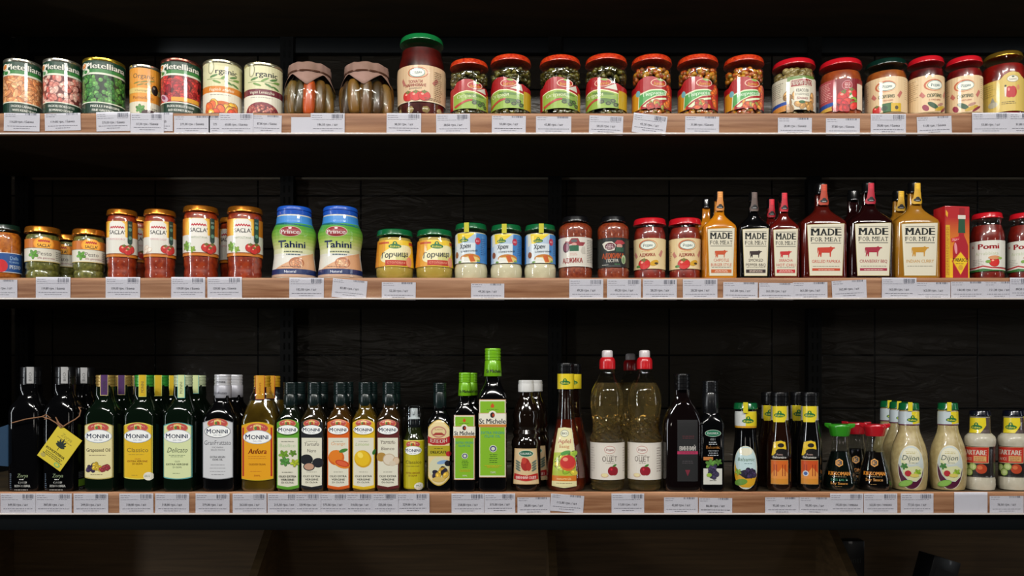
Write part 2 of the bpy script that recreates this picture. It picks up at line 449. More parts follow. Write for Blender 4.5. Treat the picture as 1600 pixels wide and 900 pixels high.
g = Geo(); g.box(-1.245, -1.22, Y0+.02, BACKY-.001, .3, 2.4)  # likely panel at the rail's end, added to block the left side light from the tiles
tagit(g.done('end_shade_panel', mat('#101214', .5, .1, 0, 'black panel'), smooth=False), 'black end panel on the left, added to keep side light off the tiles', 'panel')
def shelf(idx, label):
    z = ZS[idx]
    root = bpy.data.objects.new('shelf', None); COL.objects.link(root); root.location = (0, Y0, z)
    tagit(root, label, 'shelf', 'wooden shelves of the display')
    g = Geo(); g.box(-1.21, 1.5, .012, BACKY-Y0-.025, -.026, 0); g.done('board', BOARD, root, smooth=False)
    g = Geo(); g.box(-1.5, 1.5, 0, .012, -.0405, 0, bev=.0012); g.done('front_edge', WOOD, root)
    # clear price channel: thin pane in front of the wood, folded into a bright ledge along the bottom
    g = Geo(); g.box(-1.5, 1.5, -.0062, -.0052, -.0395, -.001)
    g.done('price_channel', glass('#f2f2f2', .9, 'channel plastic'), root, smooth=False)
    g = Geo(); g.box(-1.5, 1.5, -.0075, 0, -.0428, -.0395, bev=.0008); g.done('channel_ledge', mat('#c9bfb8', .25, 0, .5, 'clear plastic ledge'), root)
shelf(0, 'upper wooden shelf carrying tins, pickle jars and red lidded jars')
shelf(1, 'middle wooden shelf carrying sauce jars and flat barbecue sauce bottles')
shelf(2, 'lower wooden shelf carrying olive oil, vinegar and soy sauce bottles')
# the shelf above the picture, whose underside closes the top compartment
root = bpy.data.objects.new('shelf', None); COL.objects.link(root); zt = CZ+(HZ-56)*(BACKY-.03)/F; root.location = (0, Y0, zt)
tagit(root, 'topmost shelf board seen only as a dark underside', 'shelf', None)
g = Geo(); g.box(-1.21, 1.5, 0.02, BACKY-Y0-.025, 0, .03); g.done('board', BOARD, root, smooth=False)
# slotted uprights
for nm, px in (('far left', 36), ('left of the middle', 449), ('right of the middle', 867), ('right', 1272)):
    X = (px-800)*(BACKY-.02)/F
    root = bpy.data.objects.new('shelf_upright', None); COL.objects.link(root); root.location = (X, BACKY-.014, .0)
    tagit(root, {'far left': 'black slotted steel upright at the far left end of the tiles', 'left of the middle': 'black slotted steel upright behind the tahini and small oil bottles',
                 'right of the middle': 'black slotted steel upright behind the clear vinegar bottles', 'right': 'black slotted steel upright behind the small soy sauce bottles'}[nm], 'upright', 'slotted uprights on the back wall')
    g = Geo(); g.box(-.016, .016, -.012, .012, 0.3, 2.3); g.done('post', IRON, root, smooth=False)
    g = Geo()
    for i in range(60):
        for sx_ in (-.006, .006): g.box(sx_-.002, sx_+.002, -.0126, -.0119, .55+i*.027, .55+i*.027+.016)
    g.done('slot', mat('#020202', .9), root, smooth=False)
# pale metal strip along the top of the tiles, under the upper shelf, and the rail above the tins
z = CZ+(HZ-278.5)*(BACKY-.012)/F
o = Geo(); o.box(-1.21, 1.5, BACKY-.012, BACKY-.002, z-.0022, z+.0022)
tagit(o.done('wall_strip', mat('#a8a08c', .4, .4, name='steel strip'), smooth=False), 'thin pale metal strip along the tiles beneath the upper shelf', 'strip')
z0 = CZ+(HZ-83)*(BACKY-.02)/F; z1 = CZ+(HZ-59)*(BACKY-.02)/F
o = Geo(); o.box(-1.21, 1.5, BACKY-.022, BACKY-.002, z0, z1, bev=.002)
tagit(o.done('back_rail', mat('#171c1f', .5, .3, name='blue grey steel'), smooth=True), 'blue grey steel rail on the wall above the tins and jars', 'rail')
# beam under the lower shelf, and the dark bins below it
zb = ZS[2]-.0432
o = Geo(); o.box(-1.5, 1.5, Y0+.004, Y0+.03, zb-.031, zb, bev=.001)
tagit(o.done('front_beam', mat('#05080a', .75, 0, 0, 'beam steel', .08)), 'black steel beam running beneath the lower shelf front', 'beam')
root = bpy.data.objects.new('storage_bin', None); COL.objects.link(root); root.location = (0, 1.9, .62)
tagit(root, 'long dark wooden bin with sloping dividers below the lower shelf', 'bin')
g = Geo(); g.box(-1.21, 1.45, -.01, .01, 0, .235); g.done('back_panel', WOODD, root, smooth=False)
g = Geo(); g.box(-1.21, 1.45, -.32, -.01, -.01, .01); g.done('bin_floor', WOODD, root, smooth=False)
for px in (20, 438, 858, 1277):
    x = (px-800)*1.9/F; v = []
    for xx in (x-.009, x+.009): v += [(xx, -.01, 0), (xx, -.32, 0), (xx, -.32, .03), (xx, -.035, .235), (xx, -.01, .235)]
    link('divider', v, [(0, 1, 2, 3, 4), (9, 8, 7, 6, 5), (0, 5, 6, 1), (1, 6, 7, 2), (2, 7, 8, 3), (3, 8, 9, 4), (4, 9, 5, 0)], WOODD, root, smooth=False)

# ------------------------------------------------------------------ shared pieces
def can_rings(top, hw):
    return [(top+6, hw-1), (top+6.6, hw), (top+7.5, hw-.6)]
def tin(label, cx, w, top, rim, lx=0, body='#c9c5bb', b=1.0, cat='tin', gap=.008, back=0.):
    it = It('food_tin', label, cat, cx, w, 0, b=1.0, lx=lx, gap=gap, back=back, group='food tins on the upper shelf')
    hw = w/2
    prof = [(None, hw-1.2), (178, hw-.4), (177, hw), (176, hw-.9)]
    n = 10
    prof += [(174, hw-.9), (top+9, hw-.9), (top+8, hw-.4), (top+6.5, hw), (top+4.6, hw), (top+4.3, hw-1.2), (top+5.3, hw-2), (top+6.5, hw-2.4)]
    it.body([p for p in prof[:7]], mat(body, .3, .8), 'tin_body')
    it.R = it.R
    keep = it.rings
    it.body([(top+9.5, hw-.7), (top+8.5, hw-.1), (top+6.8, hw+.1), (top+4.6, hw), (top+4.2, hw-.8), (top+5.0, hw-1.6)], mat(rim, .25, .9), 'tin_rim', keep=False)
    it.rings = keep; it.top = top
    return it
def twist_lid(it, top, hw, h, m, name='lid', tilt=0, panel=True):
    """twist-off lid: rolled lower edge, shallow raised rim, sunk panel"""
    r = hw*.6
    it_r = it.rings
    o = it.body([(top+h, hw-.8), (top+h-.4, hw), (top+h-1.6, hw+.2), (top+h-2.6, hw-.3), (top+2.2, hw-.9), (top+.9, hw-1.8), (top+.2, hw-3.2), (top+.6, hw-4.6)], m, name, keep=False, knurl=None)
    it.rings = it_r; return o
def screwcap(it, top, bot, hw, m, name='cap', ribs=3, knurl=.03, sleeve=None, parent=None):
    p = [(bot, hw), ]; n = ribs; hgt = bot-top
    for i in range(n):
        y = bot-hgt*(i+.55)/(n+.4); p += [(y+.9, hw), (y+.45, hw-.55), (y-.45, hw-.55), (y-.9, hw)]
    p += [(top+1, hw), (top+.3, hw-.4), (top, hw-1.2)]
    keep = it.rings; o = it.body(p, m, name, keep=False, parent=parent, seg=48); it.rings = keep; return o
def logo_kuhne(L, cx, cy, w, yellow=False):
    if yellow: L.ell(cx, cy, w*.62, w*.4, '#e9d21c')
    L.ell(cx, cy-w*.17, w*.17, w*.17, '#14682f'); L.poly([(cx-w*.3, cy), (cx-w*.14, cy-w*.2), (cx+w*.14, cy-w*.2), (cx+w*.3, cy)], '#14682f')
    L.ell(cx, cy+w*.06, w*.5, w*.19, '#14682f'); L.ell(cx, cy-w*.19, w*.05, w*.07, '#e9d21c')
    L.text('Kühne', cx, cy+w*.07, w*.17, '#f0e04a', w*.72)
def logo_monini(L, cx, cy, w, ring='#b9c2c8', crest=True):
    h = w*.48
    if crest:
        L.ell(cx, cy-h*.62, w*.40, h*.42, '#c9a45a'); L.ell(cx, cy-h*.66, w*.38, h*.36, '#b84a44')
        L.poly([(cx-w*.14, cy-h*.55), (cx-w*.13, cy-h*.9), (cx, cy-h*.98), (cx+w*.13, cy-h*.9), (cx+w*.14, cy-h*.55)], '#d8b65a')
        L.ell(cx, cy-h*.62, w*.09, h*.2, '#b0402c'); L.ell(cx-w*.06, cy-h*.66, w*.05, h*.12, '#4f7a3a')
        L.text('M O N I N I', cx, cy-h*.86, h*.1, '#f2e6c8', w*.5, arc=h*.14)
    L.ell(cx, cy, w*.5, h*.52, ring); L.ell(cx, cy, w*.475, h*.47, '#eef0ee')
    L.text('M', cx-w*.335, cy-h*.02, h*.38, '#14264e', w*.155, bold=.03); L.text('ONINI', cx+w*.085, cy, h*.31, '#14264e', w*.60, bold=.03)
    L.text('DAL 1920', cx, cy+h*.3, h*.09, '#5a6a84', w*.3)
def apple(L, cx, cy, r, c='#9c1420', leaf=True):
    L.ell(cx-r*.3, cy, r*.8, r*.95, c); L.ell(cx+r*.3, cy, r*.8, r*.95, c); L.ell(cx-r*.35, cy-r*.35, r*.2, r*.25, tone(lin(c), 2.4))
    if leaf: L.ell(cx+r*.3, cy-r*1.15, r*.5, r*.2, '#3c7a2c', .5)
def tomato(L, cx, cy, r, c='#c41f1a'):
    L.ell(cx, cy, r*1.1, r*.95, tone(lin(c), .6)); L.ell(cx, cy, r, r*.85, c); L.ell(cx-r*.35, cy-r*.3, r*.25, r*.18, '#f09a84')
    for a in range(5): L.ell(cx+math.cos(a*1.26)*r*.28, cy-r*.7+math.sin(a*1.26)*r*.12, r*.3, r*.08, '#3f7a2c', a*1.26)
def leafy(L, cx, cy, r, c='#6fae2f', n=5):
    for i in range(n):
        a = i*2*PI/n+.4; L.ell(cx+math.cos(a)*r*.5, cy+math.sin(a)*r*.4, r*.55, r*.32, tone(lin(c), .55), -a, 12); L.ell(cx+math.cos(a)*r*.5, cy+math.sin(a)*r*.4, r*.48, r*.25, tone(lin(c), .8+.2*(i % 3)), -a, 12)
COW = [(-1, -.52), (-.92, -.62), (.35, -.66), (.55, -.8), (.62, -.66), (.98, -.62), (1, -.48), (.8, -.42), (.62, -.1), (.55, .05), (.5, .7), (.4, .7), (.38, .12), (-.5, .12), (-.55, .7), (-.66, .7), (-.72, .3), (-.84, .7), (-.93, .7), (-.86, .05), (-.9, -.3), (-.94, .2), (-.99, .2)]
def cow(L, cx, cy, w, c):
    L.poly([(cx+x*w/2, cy+y*w/2*.8) for x, y in COW], c)
def slab(L, t, cx, cy, w, h, c, bold=.045):
    """heavy slab-serif capitals: letters with feet"""
    adv = {'M': 1.25, 'W': 1.3, 'I': .55, ' ': .4, 'E': .92, 'F': .9}; tot = sum(adv.get(ch, 1.0) for ch in t); k = w/tot; x = cx-w/2
    feet = {'M': ((.12, 1), (.88, 1), (.12, 0), (.88, 0)), 'A': ((.1, 1), (.9, 1)), 'D': ((.12, 1), (.12, 0)), 'E': ((.14, 1), (.14, 0)), 'F': ((.16, 1), (.14, 0)), 'R': ((.14, 1), (.14, 0), (.9, 1)), 'T': ((.5, 1),), 'O': ()}
    n0 = L.n
    for ch in t:
        a = adv.get(ch, 1.0)*k
        if ch != ' ':
            lw = a*.8; L.text(ch, x+a/2, cy, h, c, lw, bold=bold); L.n = n0
            for fx, dn in feet.get(ch, ()):
                xx = x+a*.1+lw*fx; yy = cy+h/2 if dn else cy-h/2
                L.rect(xx-a*.17, yy-(h*.13 if dn else 0), xx+a*.17, yy+(0 if dn else h*.13), c); L.n = n0
        x += a
    L.n = n0+1
def barcode(L, x0, y0, x1, y1, c='#4a4f63'):
    x = x0; P = []
    while x < x1:
        wv = random.choice((.35, .35, .7, 1.0)); P.append([(x, y1), (min(x+wv, x1), y1), (min(x+wv, x1), y0), (x, y0)]); x += wv+random.choice((.5, .8, 1.1))
    L.put(P, c)

# ------------------------------------------------------------------ upper shelf: tins
def metelliana(cx, w, top, label, rim, beans, bcol, foot, lx, extra=None):
    top -= 4; it = tin(label, cx, w, top, rim, lx=lx); L = Label(it, 5.); hw = w/2; W = hw*2.9
    L.rect(-W, top+9.4, W, 175.6, '#d8dcc8'); L.rect(-W, top+9.4, W, top+25, '#0f3a26'); L.rect(-W, top+22.5, W, top+28, '#2f7a34')
    L.rect(-W, top+31, W, 159, bcol)
    L.cl = (-W, top+31.3, W, 159); L.scatter(-hw*1.45, top+33, hw*1.45, 161, int(beans[0]*1.75), *beans[1:]); L.cl = None
    L.rect(-W, 158.6, W, 160.4, '#dfe3d0'); L.rect(-W, 160.2, W, 175.6, '#0f3322')
    for s_ in (-1, 1):
        L.ell(s_*hw*3.1/2-hw*.0+(-hw*2.35 if s_ > 0 else 0), top+26, 7, 4.2, '#d8dcc8')
    L.ell(-hw*.86, top+27, 6, 4.4, '#d8dcc8'); L.ell(-hw*.86, top+26.6, 4.6, 3.2, '#2f7a34')
    L.ell(-hw*.98, top+17.5, 7, 5, '#e9e2cc', .3); L.ell(-hw*.98, top+17.5, 5.6, 3.6, '#d07a30', .3)
    L.text('Metelliana', hw*.2, top+17.5, 9, '#f3f1e4', hw*2.0, bold=.03)
    L.poly([(-hw*.86, top+24), (-hw*.80, top+25), (-hw*.60, top+13), (-hw*.68, top+13)], '#f3f1e4')
    L.text(foot[0], hw*.15, 165.3, 3.6, '#eef0e6', hw*1.35, bold=.03); L.text(foot[1], hw*.15, 171.6, 3.6, '#eef0e6', hw*1.2, bold=.03)
    if extra: extra(L, hw)
    L.done(); return it
metelliana(36, 62, 90.5, 'tin of pale orange cannellini beans, outermost on the left of the upper shelf', '#b9b4a4', (46, 9.5, 3.4, ['#d98e58', '#e0a06a', '#c97a48', '#e3a878']), '#b06a40', ('FAGIOLI CANNELLINI', 'WHITE KIDNEY BEANS'), -3)
metelliana(98, 62, 90, 'tin of mottled pink borlotti beans with green band', '#b9b4a4', (60, 5.2, 3.8, ['#c9786a', '#d9968a', '#b8584c', '#e0b0a0']), '#6a2c28', ('FAGIOLI BORLOTTI', 'ROMANO BEANS'), -8)
metelliana(163, 68, 88.5, 'tin of green peas with a yellow rim', '#c9a83a', (90, 4, 3.6, ['#3f7a34', '#4f8a3c', '#2f6a2c', '#5f9a48']), '#122a16', ('PISELLI FINISSIMI', 'FINE GREEN PEAS'), -4)
def kidney_extra(L, hw):
    L.ell(-hw*.75, 152, 10, 5, '#c9a0b0', -.5); L.ell(-hw*.8, 151, 6, 2.6, '#8a3a5c', -.5); L.rect(-hw*.3, 151, hw*1.2, 157.6, '#d89a24')
metelliana(283, 64, 90, 'tin of dark red kidney beans with a coppery rim', '#9a5a4c', (58, 6.5, 4.2, ['#a01c24', '#b82a2c', '#861420', '#c03a34']), '#4a0a10', ('FAGIOLI BORLOTTI ROSSI', 'RED KIDNEY BEANS'), -6, kidney_extra)
it = tin('orange tin with black olive and mushroom picture, set back between peas and kidney beans', 227, 50, 92, '#b9b4a4', lx=-2, back=.012)
L = Label(it, 5.); W = 76
L.rect(-W, 101.5, W, 176, '#d9902c'); L.text('Organic', -1, 114, 7.5, '#3a3420', 36, bold=.015)
for i in range(5): L.ell(-12+i*6, 125+(i % 2)*4-i, 6, 1.1, '#7a7a2a', .25)
L.rect(-W, 133, W, 141, '#d8bc6c'); L.text('Champignon', -2, 137, 3, '#6a5a34', 26); L.text('Pomodoro', -2, 148, 5, '#8a4a1c', 34)
L.rect(-W, 155, W, 176, '#d8d0b8'); L.ell(18, 134, 6.5, 8, '#16120e'); L.ell(16, 131, 2, 2, '#8a8478'); L.cl = (-W, 100, W, 176); leafy(L, -6, 166, 8, '#4f8a3c', 6); L.ell(8, 172, 12, 5, '#3a1a1a'); L.cl = None; L.lines(12, 164, 26, 2.6, 2, '#444444')
L.done()
def organic(cx, w, top, label, band, band_t, fruit, lx):
    top -= 4; it = tin(label, cx, w, top, '#cfc8a8', lx=lx); L = Label(it, 5.); hw = w/2; W = hw*2.9
    L.rect(-W, top+9.5, W, 176, '#d3cfa4')
    L.ell(-hw*.55, top+17, 5.4, 10, '#3c4038', -.1); L.ell(-hw*.55, top+17, 4.6, 9.2, '#d3cfa4', -.1); L.ell(-hw*.53, top+17, 2.6, 7, '#e3e0c4', -.1)
    L.text('rganic', hw*.27, top+22, 8.6, '#3a3c38', hw*1.15, bold=.03)
    L.rect(-hw*.8, top+34.3, hw*1.0, top+35.1, '#6a8a4c')
    for i, (x, y, a) in enumerate(((-.4, 30, .3), (.15, 31, .5), (.62, 29.5, .3), (-.25, 39, -.3), (.35, 39.5, -.35), (.8, 33, .2), (.75, 42, -.3))): L.ell(hw*x, top+y, 7, 1.7, '#6d9244' if i % 2 else '#4f7a3c', a)
    L.rect(-W, top+46, W, top+56, band); L.text(band_t, 0, top+51, 4.6, '#e9e4cc', hw*1.3, bold=.0, shear=.2)
    L.rect(-W, top+56, W, 176, '#ded9c6'); L.lines(-hw*.6, top+59, hw*.8, 2.4, 1, '#7a776a')
    fruit(L, hw, top); L.done()
def f1(L, hw, top):
    L.cl = (-hw*1.2, top+60, hw*1.2, 176); L.ell(0, 172, hw*.95, 15, '#c9601c'); L.scatter(-hw*.75, 162, hw*.75, 176, 16, 7, 6, ['#e09a2c', '#d8602a', '#c9401c', '#e8b03c']); L.cl = None
def f2(L, hw, top):
    L.cl = (-hw*1.2, top+60, hw*1.2, 176); L.ell(0, 176, hw*.95, 17, '#7a1f2c'); L.ell(0, 177, hw*.82, 13, '#5a1c20'); L.scatter(-hw*.7, 165, hw*.7, 177, 60, 2.2, 1.7, ['#b86a5c', '#a04a44', '#c98a70', '#8a3430']); L.cl = None
organic(348, 62, 92, 'cream tin with orange band and fruit picture', '#cf7a1c', 'Fagioli stufati', f1, -2)
organic(412, 61, 96.5, 'cream tin with maroon band and lentil picture', '#6a1c2c', 'Vegan Lenticchie', f2, -3)

# ------------------------------------------------------------------ upper shelf: paper-topped pickle jars
def paper_jar(cx, w, top, label, kinds):
    hw = w/2; it = It('pickle_jar', label, 'jar', cx, w, 0, lx=0, group='paper topped pickle jars on the upper shelf')
    prof = [(None, hw*.72), (178.5, hw*.78), (170, hw*.86), (155, hw*.97), (142, hw), (132, hw*.97), (124, hw*.88), (118, hw*.80), (106, hw*.78)]
    it.body(prof, CLEAR, 'glass'); R = it.R
    g = Geo(); g.add(*lathe([(z, r*.80, r*.80, 2) for z, r, _, _ in it.rg(prof)], 24), lin('#1c1608'))
    n = 12
    for i in range(n):
        a = 2*PI*i/n+random.uniform(-.1, .1)-PI/2
        c, rr, bn = kinds[0] if i == 0 else kinds[1+i % (len(kinds)-1)]; rr *= 1.25
        zc = random.uniform(.036, .041); rad = R*.76
        g.blob((rad*math.cos(a)*.99, rad*math.sin(a)*.99, zc), rr*R, (random.uniform(-.12, .12), random.uniform(-.12, .12), 1), .034+random.uniform(0, .004), 12, 10, tone(lin(c), random.uniform(.6, .95)), cap=True)
    g.done('pickles', printed(.35, .3), it.root, angle=60)
    # paper hood tied with twine; the four corners of the square hang down
    seg = 72; V = []; zt = it.z(top, hw*it.k*.78); rl = R*.80; zb = it.z(top+15, rl)
    lev = [(0, zt+.001), (rl*.55, zt+.0015), (rl*.95, zt), (rl*1.02, zt-.002), (rl*1.03, zb+.004), (rl*.99, zb)]
    ang0 = -PI/2-.12
    for li, (r, z) in enumerate(lev):
        for j in range(seg):
            t = 2*PI*j/seg; rip = 1+.012*math.sin(t*11)+.01*math.sin(t*17+cx); V.append((r*rip*math.cos(t), r*rip*math.sin(t), z+.0006*math.sin(t*9+r*90)))
    for m_ in range(1, 4):
        for j in range(seg):
            t = 2*PI*j/seg; cn = abs(math.cos(2*(t-ang0)))**2.5 if math.cos(4*(t-ang0)) > -1 else 0
            cn = max(0., 1-abs(((t-ang0+PI/4) % (PI/2))-PI/4)/(PI/4))
            drop = (.003+.027*cn**1.2)*m_/3; r = rl*(.99+.06*m_/3+.19*cn*m_/3)
            V.append((r*math.cos(t), r*math.sin(t)*(1+.01*math.sin(13*t)), zb-drop))
    Fc = []
    for i in range(len(lev)+2):
        for j in range(seg):
            k = (j+1) % seg; Fc.append((i*seg+j, (i+1)*seg+j, (i+1)*seg+k, i*seg+k))
    hood = link('paper_hood', V, Fc, mottled('#7d6050', '#96766a', 25, .8, 0., .5, name='brown paper'), it.root, angle=50)
    so = hood.modifiers.new('thick', 'SOLIDIFY'); so.thickness = .0005; so.offset = 1
    tw = Geo(); 
    for q in (0, .0018): tw.tube([((rl*1.03)*math.cos(2*PI*j/40), (rl*1.03)*math.sin(2*PI*j/40), zb+.001+q) for j in range(41)], .0008, 6)
    tw.done('twine', mat('#54301c', .9, name='twine'), hood)
    return it
paper_jar(484, 81, 96, 'round pickle jar under brown paper, with an orange carrot showing', [('#c0501a', .21, 0), ('#7a5420', .2, 0), ('#66481c', .2, 0), ('#7c5c24', .21, 0), ('#54421a', .19, 0)])
paper_jar(573, 84, 96, 'round pickle jar under brown paper, with browner gherkins only', [('#63431c', .2, 0), ('#80581f', .22, 0), ('#4a3315', .2, 0), ('#8c6426', .22, 0)])

# ------------------------------------------------------------------ upper shelf: big tomato jar
it = It('preserve_jar', 'tall tomato jar with green lid and cream paper label', 'jar', 659, 76, 0, lx=0)
P = [(None, 33), (178, 36), (174, 37), (110, 38), (92, 36.5), (80, 33), (72, 31.5), (66, 31)]
it.body(P, CLEAR, 'glass')
it.body([(p[0] if p[0] is None else p[0]+.5, p[1]) for p in P[:-1]], mottled('#2c0604', '#60130d', 30, .3, .5, name='tomatoes'), 'tomatoes', keep=False, shrink=.0016)
R = it.R; g = Geo()
for i in range(9): g.blob((R*.70*math.cos(i*.7), R*.70*math.sin(i*.7), .012), R*.29, (0, 0, 1), R*.27, 10, 8, tone(lin('#a89060'), random.uniform(.8, 1.1)))
g.done('onions', printed(.25, .6), it.root, angle=70)
twist_lid(it, 51, 34, 8.5, mat('#0f6a34', .22, 0, .6, 'green lid'))
L = Label(it, 6.); W = 84
L.rect(-W, 101, W, 158, '#cfb08a'); L.rect(-W, 156.5, W, 158, '#e3cfae')
L.ell(-6, 113, 16, 9, '#b0562c'); L.ell(-6, 113, 14.5, 7.6, '#cfb08a'); L.ell(-7, 113, 12, 7.4, '#3f7a74'); L.ell(-7, 113, 11, 6.4, '#d8dcd0'); L.text('Родин', -7, 112.5, 4, '#2a4f52', 14, bold=.02)
L.text('ТОМАТИ', -10, 127, 4.6, '#9c2418', 22, bold=.05); L.text('МАРИНОВАНІ', -10, 132.6, 4.4, '#9c2418', 33, bold=.05); L.text('домашні', -10, 137, 2.6, '#4a3a2a', 20)
L.poly([(16, 128), (24, 120), (28, 124), (20, 132)], '#b06a5c'); L.poly([(-34, 124), (-31, 120), (-26, 130), (-30, 133)], '#b06a5c')
for x in (-22, -9, 4): tomato(L, x, 149, 8.5)
L.lines(20, 110, 36, 3, 14, '#6a4f38', .7); L.lines(4, 152, 34, 2.4, 2, '#6a4f38', .7); L.done()

# ------------------------------------------------------------------ upper shelf: ribbed-lid vegetable jars
LIDJ = mottled('#a00a08', '#d84c1a', 420, .3, .6, name='red lid with orange weave', stretch=(.5, .5, 1.2))
def jumis(cx, w, top, label, kind, lx, grp):
    hw = w/2; it = It('vegetable_jar', label, 'jar', cx, w, 0, lx=lx, group=grp, b=(179-top)/95.)
    h = hw/it.b
    P = [(None, h*.86), (178.5, h*.95), (176, h*.98), (172, h*.97), (170, h*.95), (112, h*.95), (106, h*.965), (101, h*.93), (98, h*.86), (95, h*.84), (90, h*.84)]
    it.body(P, CLEAR, 'glass')
    g = Geo(); g.add(*lathe([(z, r*.72, r*.72, 2) for z, r, _, _ in it.rg([p for p in P if p[0] is None or p[0] > 100])], 20), lin('#15140a' if kind == 'g' else '#3a1608'))
    R = it.R; zt = it.z(102)
    for i in range(150 if kind == 'g' else 190):
        a = random.uniform(0, 2*PI); zz = random.uniform(.005, .014) if i % 3 == 0 else random.uniform(zt-.022, zt-.003)
        if kind == 'g':
            c = random.choice(['#4f4416', '#403a12', '#6a6020', '#383010']); g.blob((R*.76*math.cos(a), R*.76*math.sin(a), zz), R*.115, (random.gauss(0, 1), random.gauss(0, 1), random.gauss(0, .3)), R*.22, 7, 6, lin(c), cap=True)
        else:
            c = random.choice(['#b8561c', '#c9781e', '#a83c14', '#c98a24', '#8a4a1c', '#8a6a24']); g.blob((R*.78*math.cos(a), R*.78*math.sin(a), zz), R*.13, (random.gauss(0, 1), random.gauss(0, 1), random.gauss(0, 1)), R*.14, 7, 6, lin(c))
    g.done('vegetables', printed(.25, .5), it.root, angle=70)
    twist_lid(it, 83.5, h*.98, 8.5, LIDJ)
    L = Label(it, 5.); W = hw*2.2
    red = '#a00f14'
    # label with a waved upper edge
    pts = [(-W, 132), (-h*.95, 131), (-h*.7, 122), (-h*.35, 118), (0, 118.5), (h*.3, 122), (h*.65, 130), (h*.95, 129), (h*1.2, 132), (W, 134), (W, 168), (-W, 168)]
    L.poly(pts, red)
    if kind == 'g':
        L.poly([(-h*.98, 143), (-h*.6, 139.5), (-h*.2, 137.5), (h*.2, 138.5), (h*.6, 141.5), (h*1.0, 144), (h*1.0, 168), (-h*.98, 168)], '#e9e6b8')
        L.poly([(-h*.96, 144.5), (-h*.6, 141), (-h*.2, 139), (h*.2, 140), (h*.6, 143), (h*.98, 145.5), (h*.98, 168), (-h*.96, 168)], '#8aa83c')
        L.poly([(h*.30, 137), (h*.85, 130), (h*.95, 140)], '#c9c8b8')
        for i, (x0, y0) in enumerate(((-.1, 143), (.1, 148), (0, 153), (.25, 158), (.5, 163))): L.ell(h*(x0+.35), y0+2, h*.55, 2.1, ('#557a2c', '#7f9f48', '#456a26')[i % 3], -.12)
        for x, y in ((.2, 158), (.5, 161), (.72, 157), (.85, 163)): L.ell(h*x, y, 4, 3, '#22301a'); L.ell(h*x, y, 2.4, 1.6, '#5a6a3c')
        L.text('Огірки', -h*.22, 147, 5.5, '#e4ecc0', h*.95, bold=.02, rot=.05); L.poly([(-h*.9, 163), (-h*.2, 153.5), (h*.1, 152), (h*.1, 154.5), (-h*.2, 157), (-h*.8, 166)], '#b03024')
        L.rect(h*1.0, 140, h*1.9, 168, '#b8981c')
    else:
        L.poly([(-h*1.3, 142), (-h*.95, 140), (-h*.6, 141), (-h*.6, 168), (-h*1.3, 168)], '#c98a1c')
        L.poly([(-h*.75, 168), (-h*.7, 144), (-h*.1, 139), (h*.5, 138), (h*.75, 140), (h*.7, 147), (h*.2, 149.5), (-h*.2, 155), (-h*.6, 163)], '#cfd8b0')
        L.poly([(-h*.7, 166), (-h*.66, 146), (-h*.1, 141), (h*.5, 140), (h*.66, 142), (h*.6, 146.5), (h*.1, 149), (-h*.3, 155)], '#4a9a4c')
        L.ell(-h*.75, 142.5, 4.5, 5, '#6aa8b0'); L.text('Перчена', h*.1, 145, 5.2, '#d8ecd0', h*1.1, bold=.03, rot=.08)
        L.poly([(-h*.5, 164), (h*.0, 154), (h*.7, 150.5), (h*.72, 153), (h*.1, 157), (-h*.3, 166)], '#cfd8b0')
        L.scatter(-h*.2, 158, h*.75, 167, 14, 4.5, 3, ['#c0501c', '#a83020', '#8a8a34', '#d08a3c']); L.scatter(h*.75, 132, h*1.0, 162, 8, 4, 5, ['#b83a14', '#c9601c'])
    lxx = h*.25 if kind == 'g' else h*.3
    L.ell(lxx, 128.5, h*.40, 6.3, '#e8c0a8'); L.ell(lxx, 128.5, h*.36, 5.4, '#a80f10'); L.text('Jumis', lxx, 129.5, 5, '#e0a030', h*.56, bold=.035, shear=.1); L.ell(lxx+2, 124, h*.16, 1.6, '#7aa03c', -.2)
    L.done(); return it
GG = 'green vegetable jars with woven red lids'; GO = 'orange vegetable jars with woven red lids'
jumis(733, 61, 91, 'small green vegetable jar with woven red lid, right of the tall tomato jar', 'g', 2, GG)
jumis(798, 65, 84, 'green bean jar with red lid, second of its kind after the tomato jar', 'g', -12, GG)
jumis(875, 65, 85, 'green bean jar with red lid, third of its kind after the tomato jar', 'g', 0, GG)
jumis(947, 67, 83, 'green bean jar with red lid, standing next to the orange pepper jars', 'g', -14, GG)
jumis(1018, 65, 84, 'orange vegetable jar with woven red lid, first after the green bean jars', 'o', 2, GO)
jumis(1090, 66, 84, 'orange vegetable jar with woven red lid, middle one of three', 'o', 1, GO)
jumis(1162, 65, 85, 'orange vegetable jar with woven red lid, beside the mushroom jar', 'o', 5, GO)

# ------------------------------------------------------------------ upper shelf: round-shouldered jars on the right
def rjar(name, label, cx, w, top, shelf_, lidm, lidhw, lidh, content, lx, b=1.0, base=179, grp=None, waist=False):
    hw = w/2; it = It(name, label, 'jar', cx, w, shelf_, lx=lx, group=grp)
    P = [(None, hw*.86), (base-1, hw*.95), (base-4, hw), (top+32, hw), (top+24, hw*.98), (top+19, hw*.92), (top+15, hw*.83), (top+12, hw*.80), (top+6, hw*.80)]
    it.body(P, CLEAR, 'glass')
    if content is not None: it.body([(p[0] if p[0] is None else p[0]+.5, p[1]) for p in P[:-3]], content, 'sauce', keep=False, shrink=.0014)
    twist_lid(it, top, lidhw, lidh, lidm)
    return it
REDLID = mat('#b81420', .2, 0, .6, 'red lid')
it = rjar('mushroom_jar', 'jar of pale button mushrooms with plain red lid', 1240, 68, 89, 0, REDLID, 34, 8.5, None, 4)
g = Geo(); R = it.R; g.add(*lathe([(.002, R*.72, R*.72, 2), (it.z(106), R*.72, R*.72, 2)], 20), lin('#2a200e'))
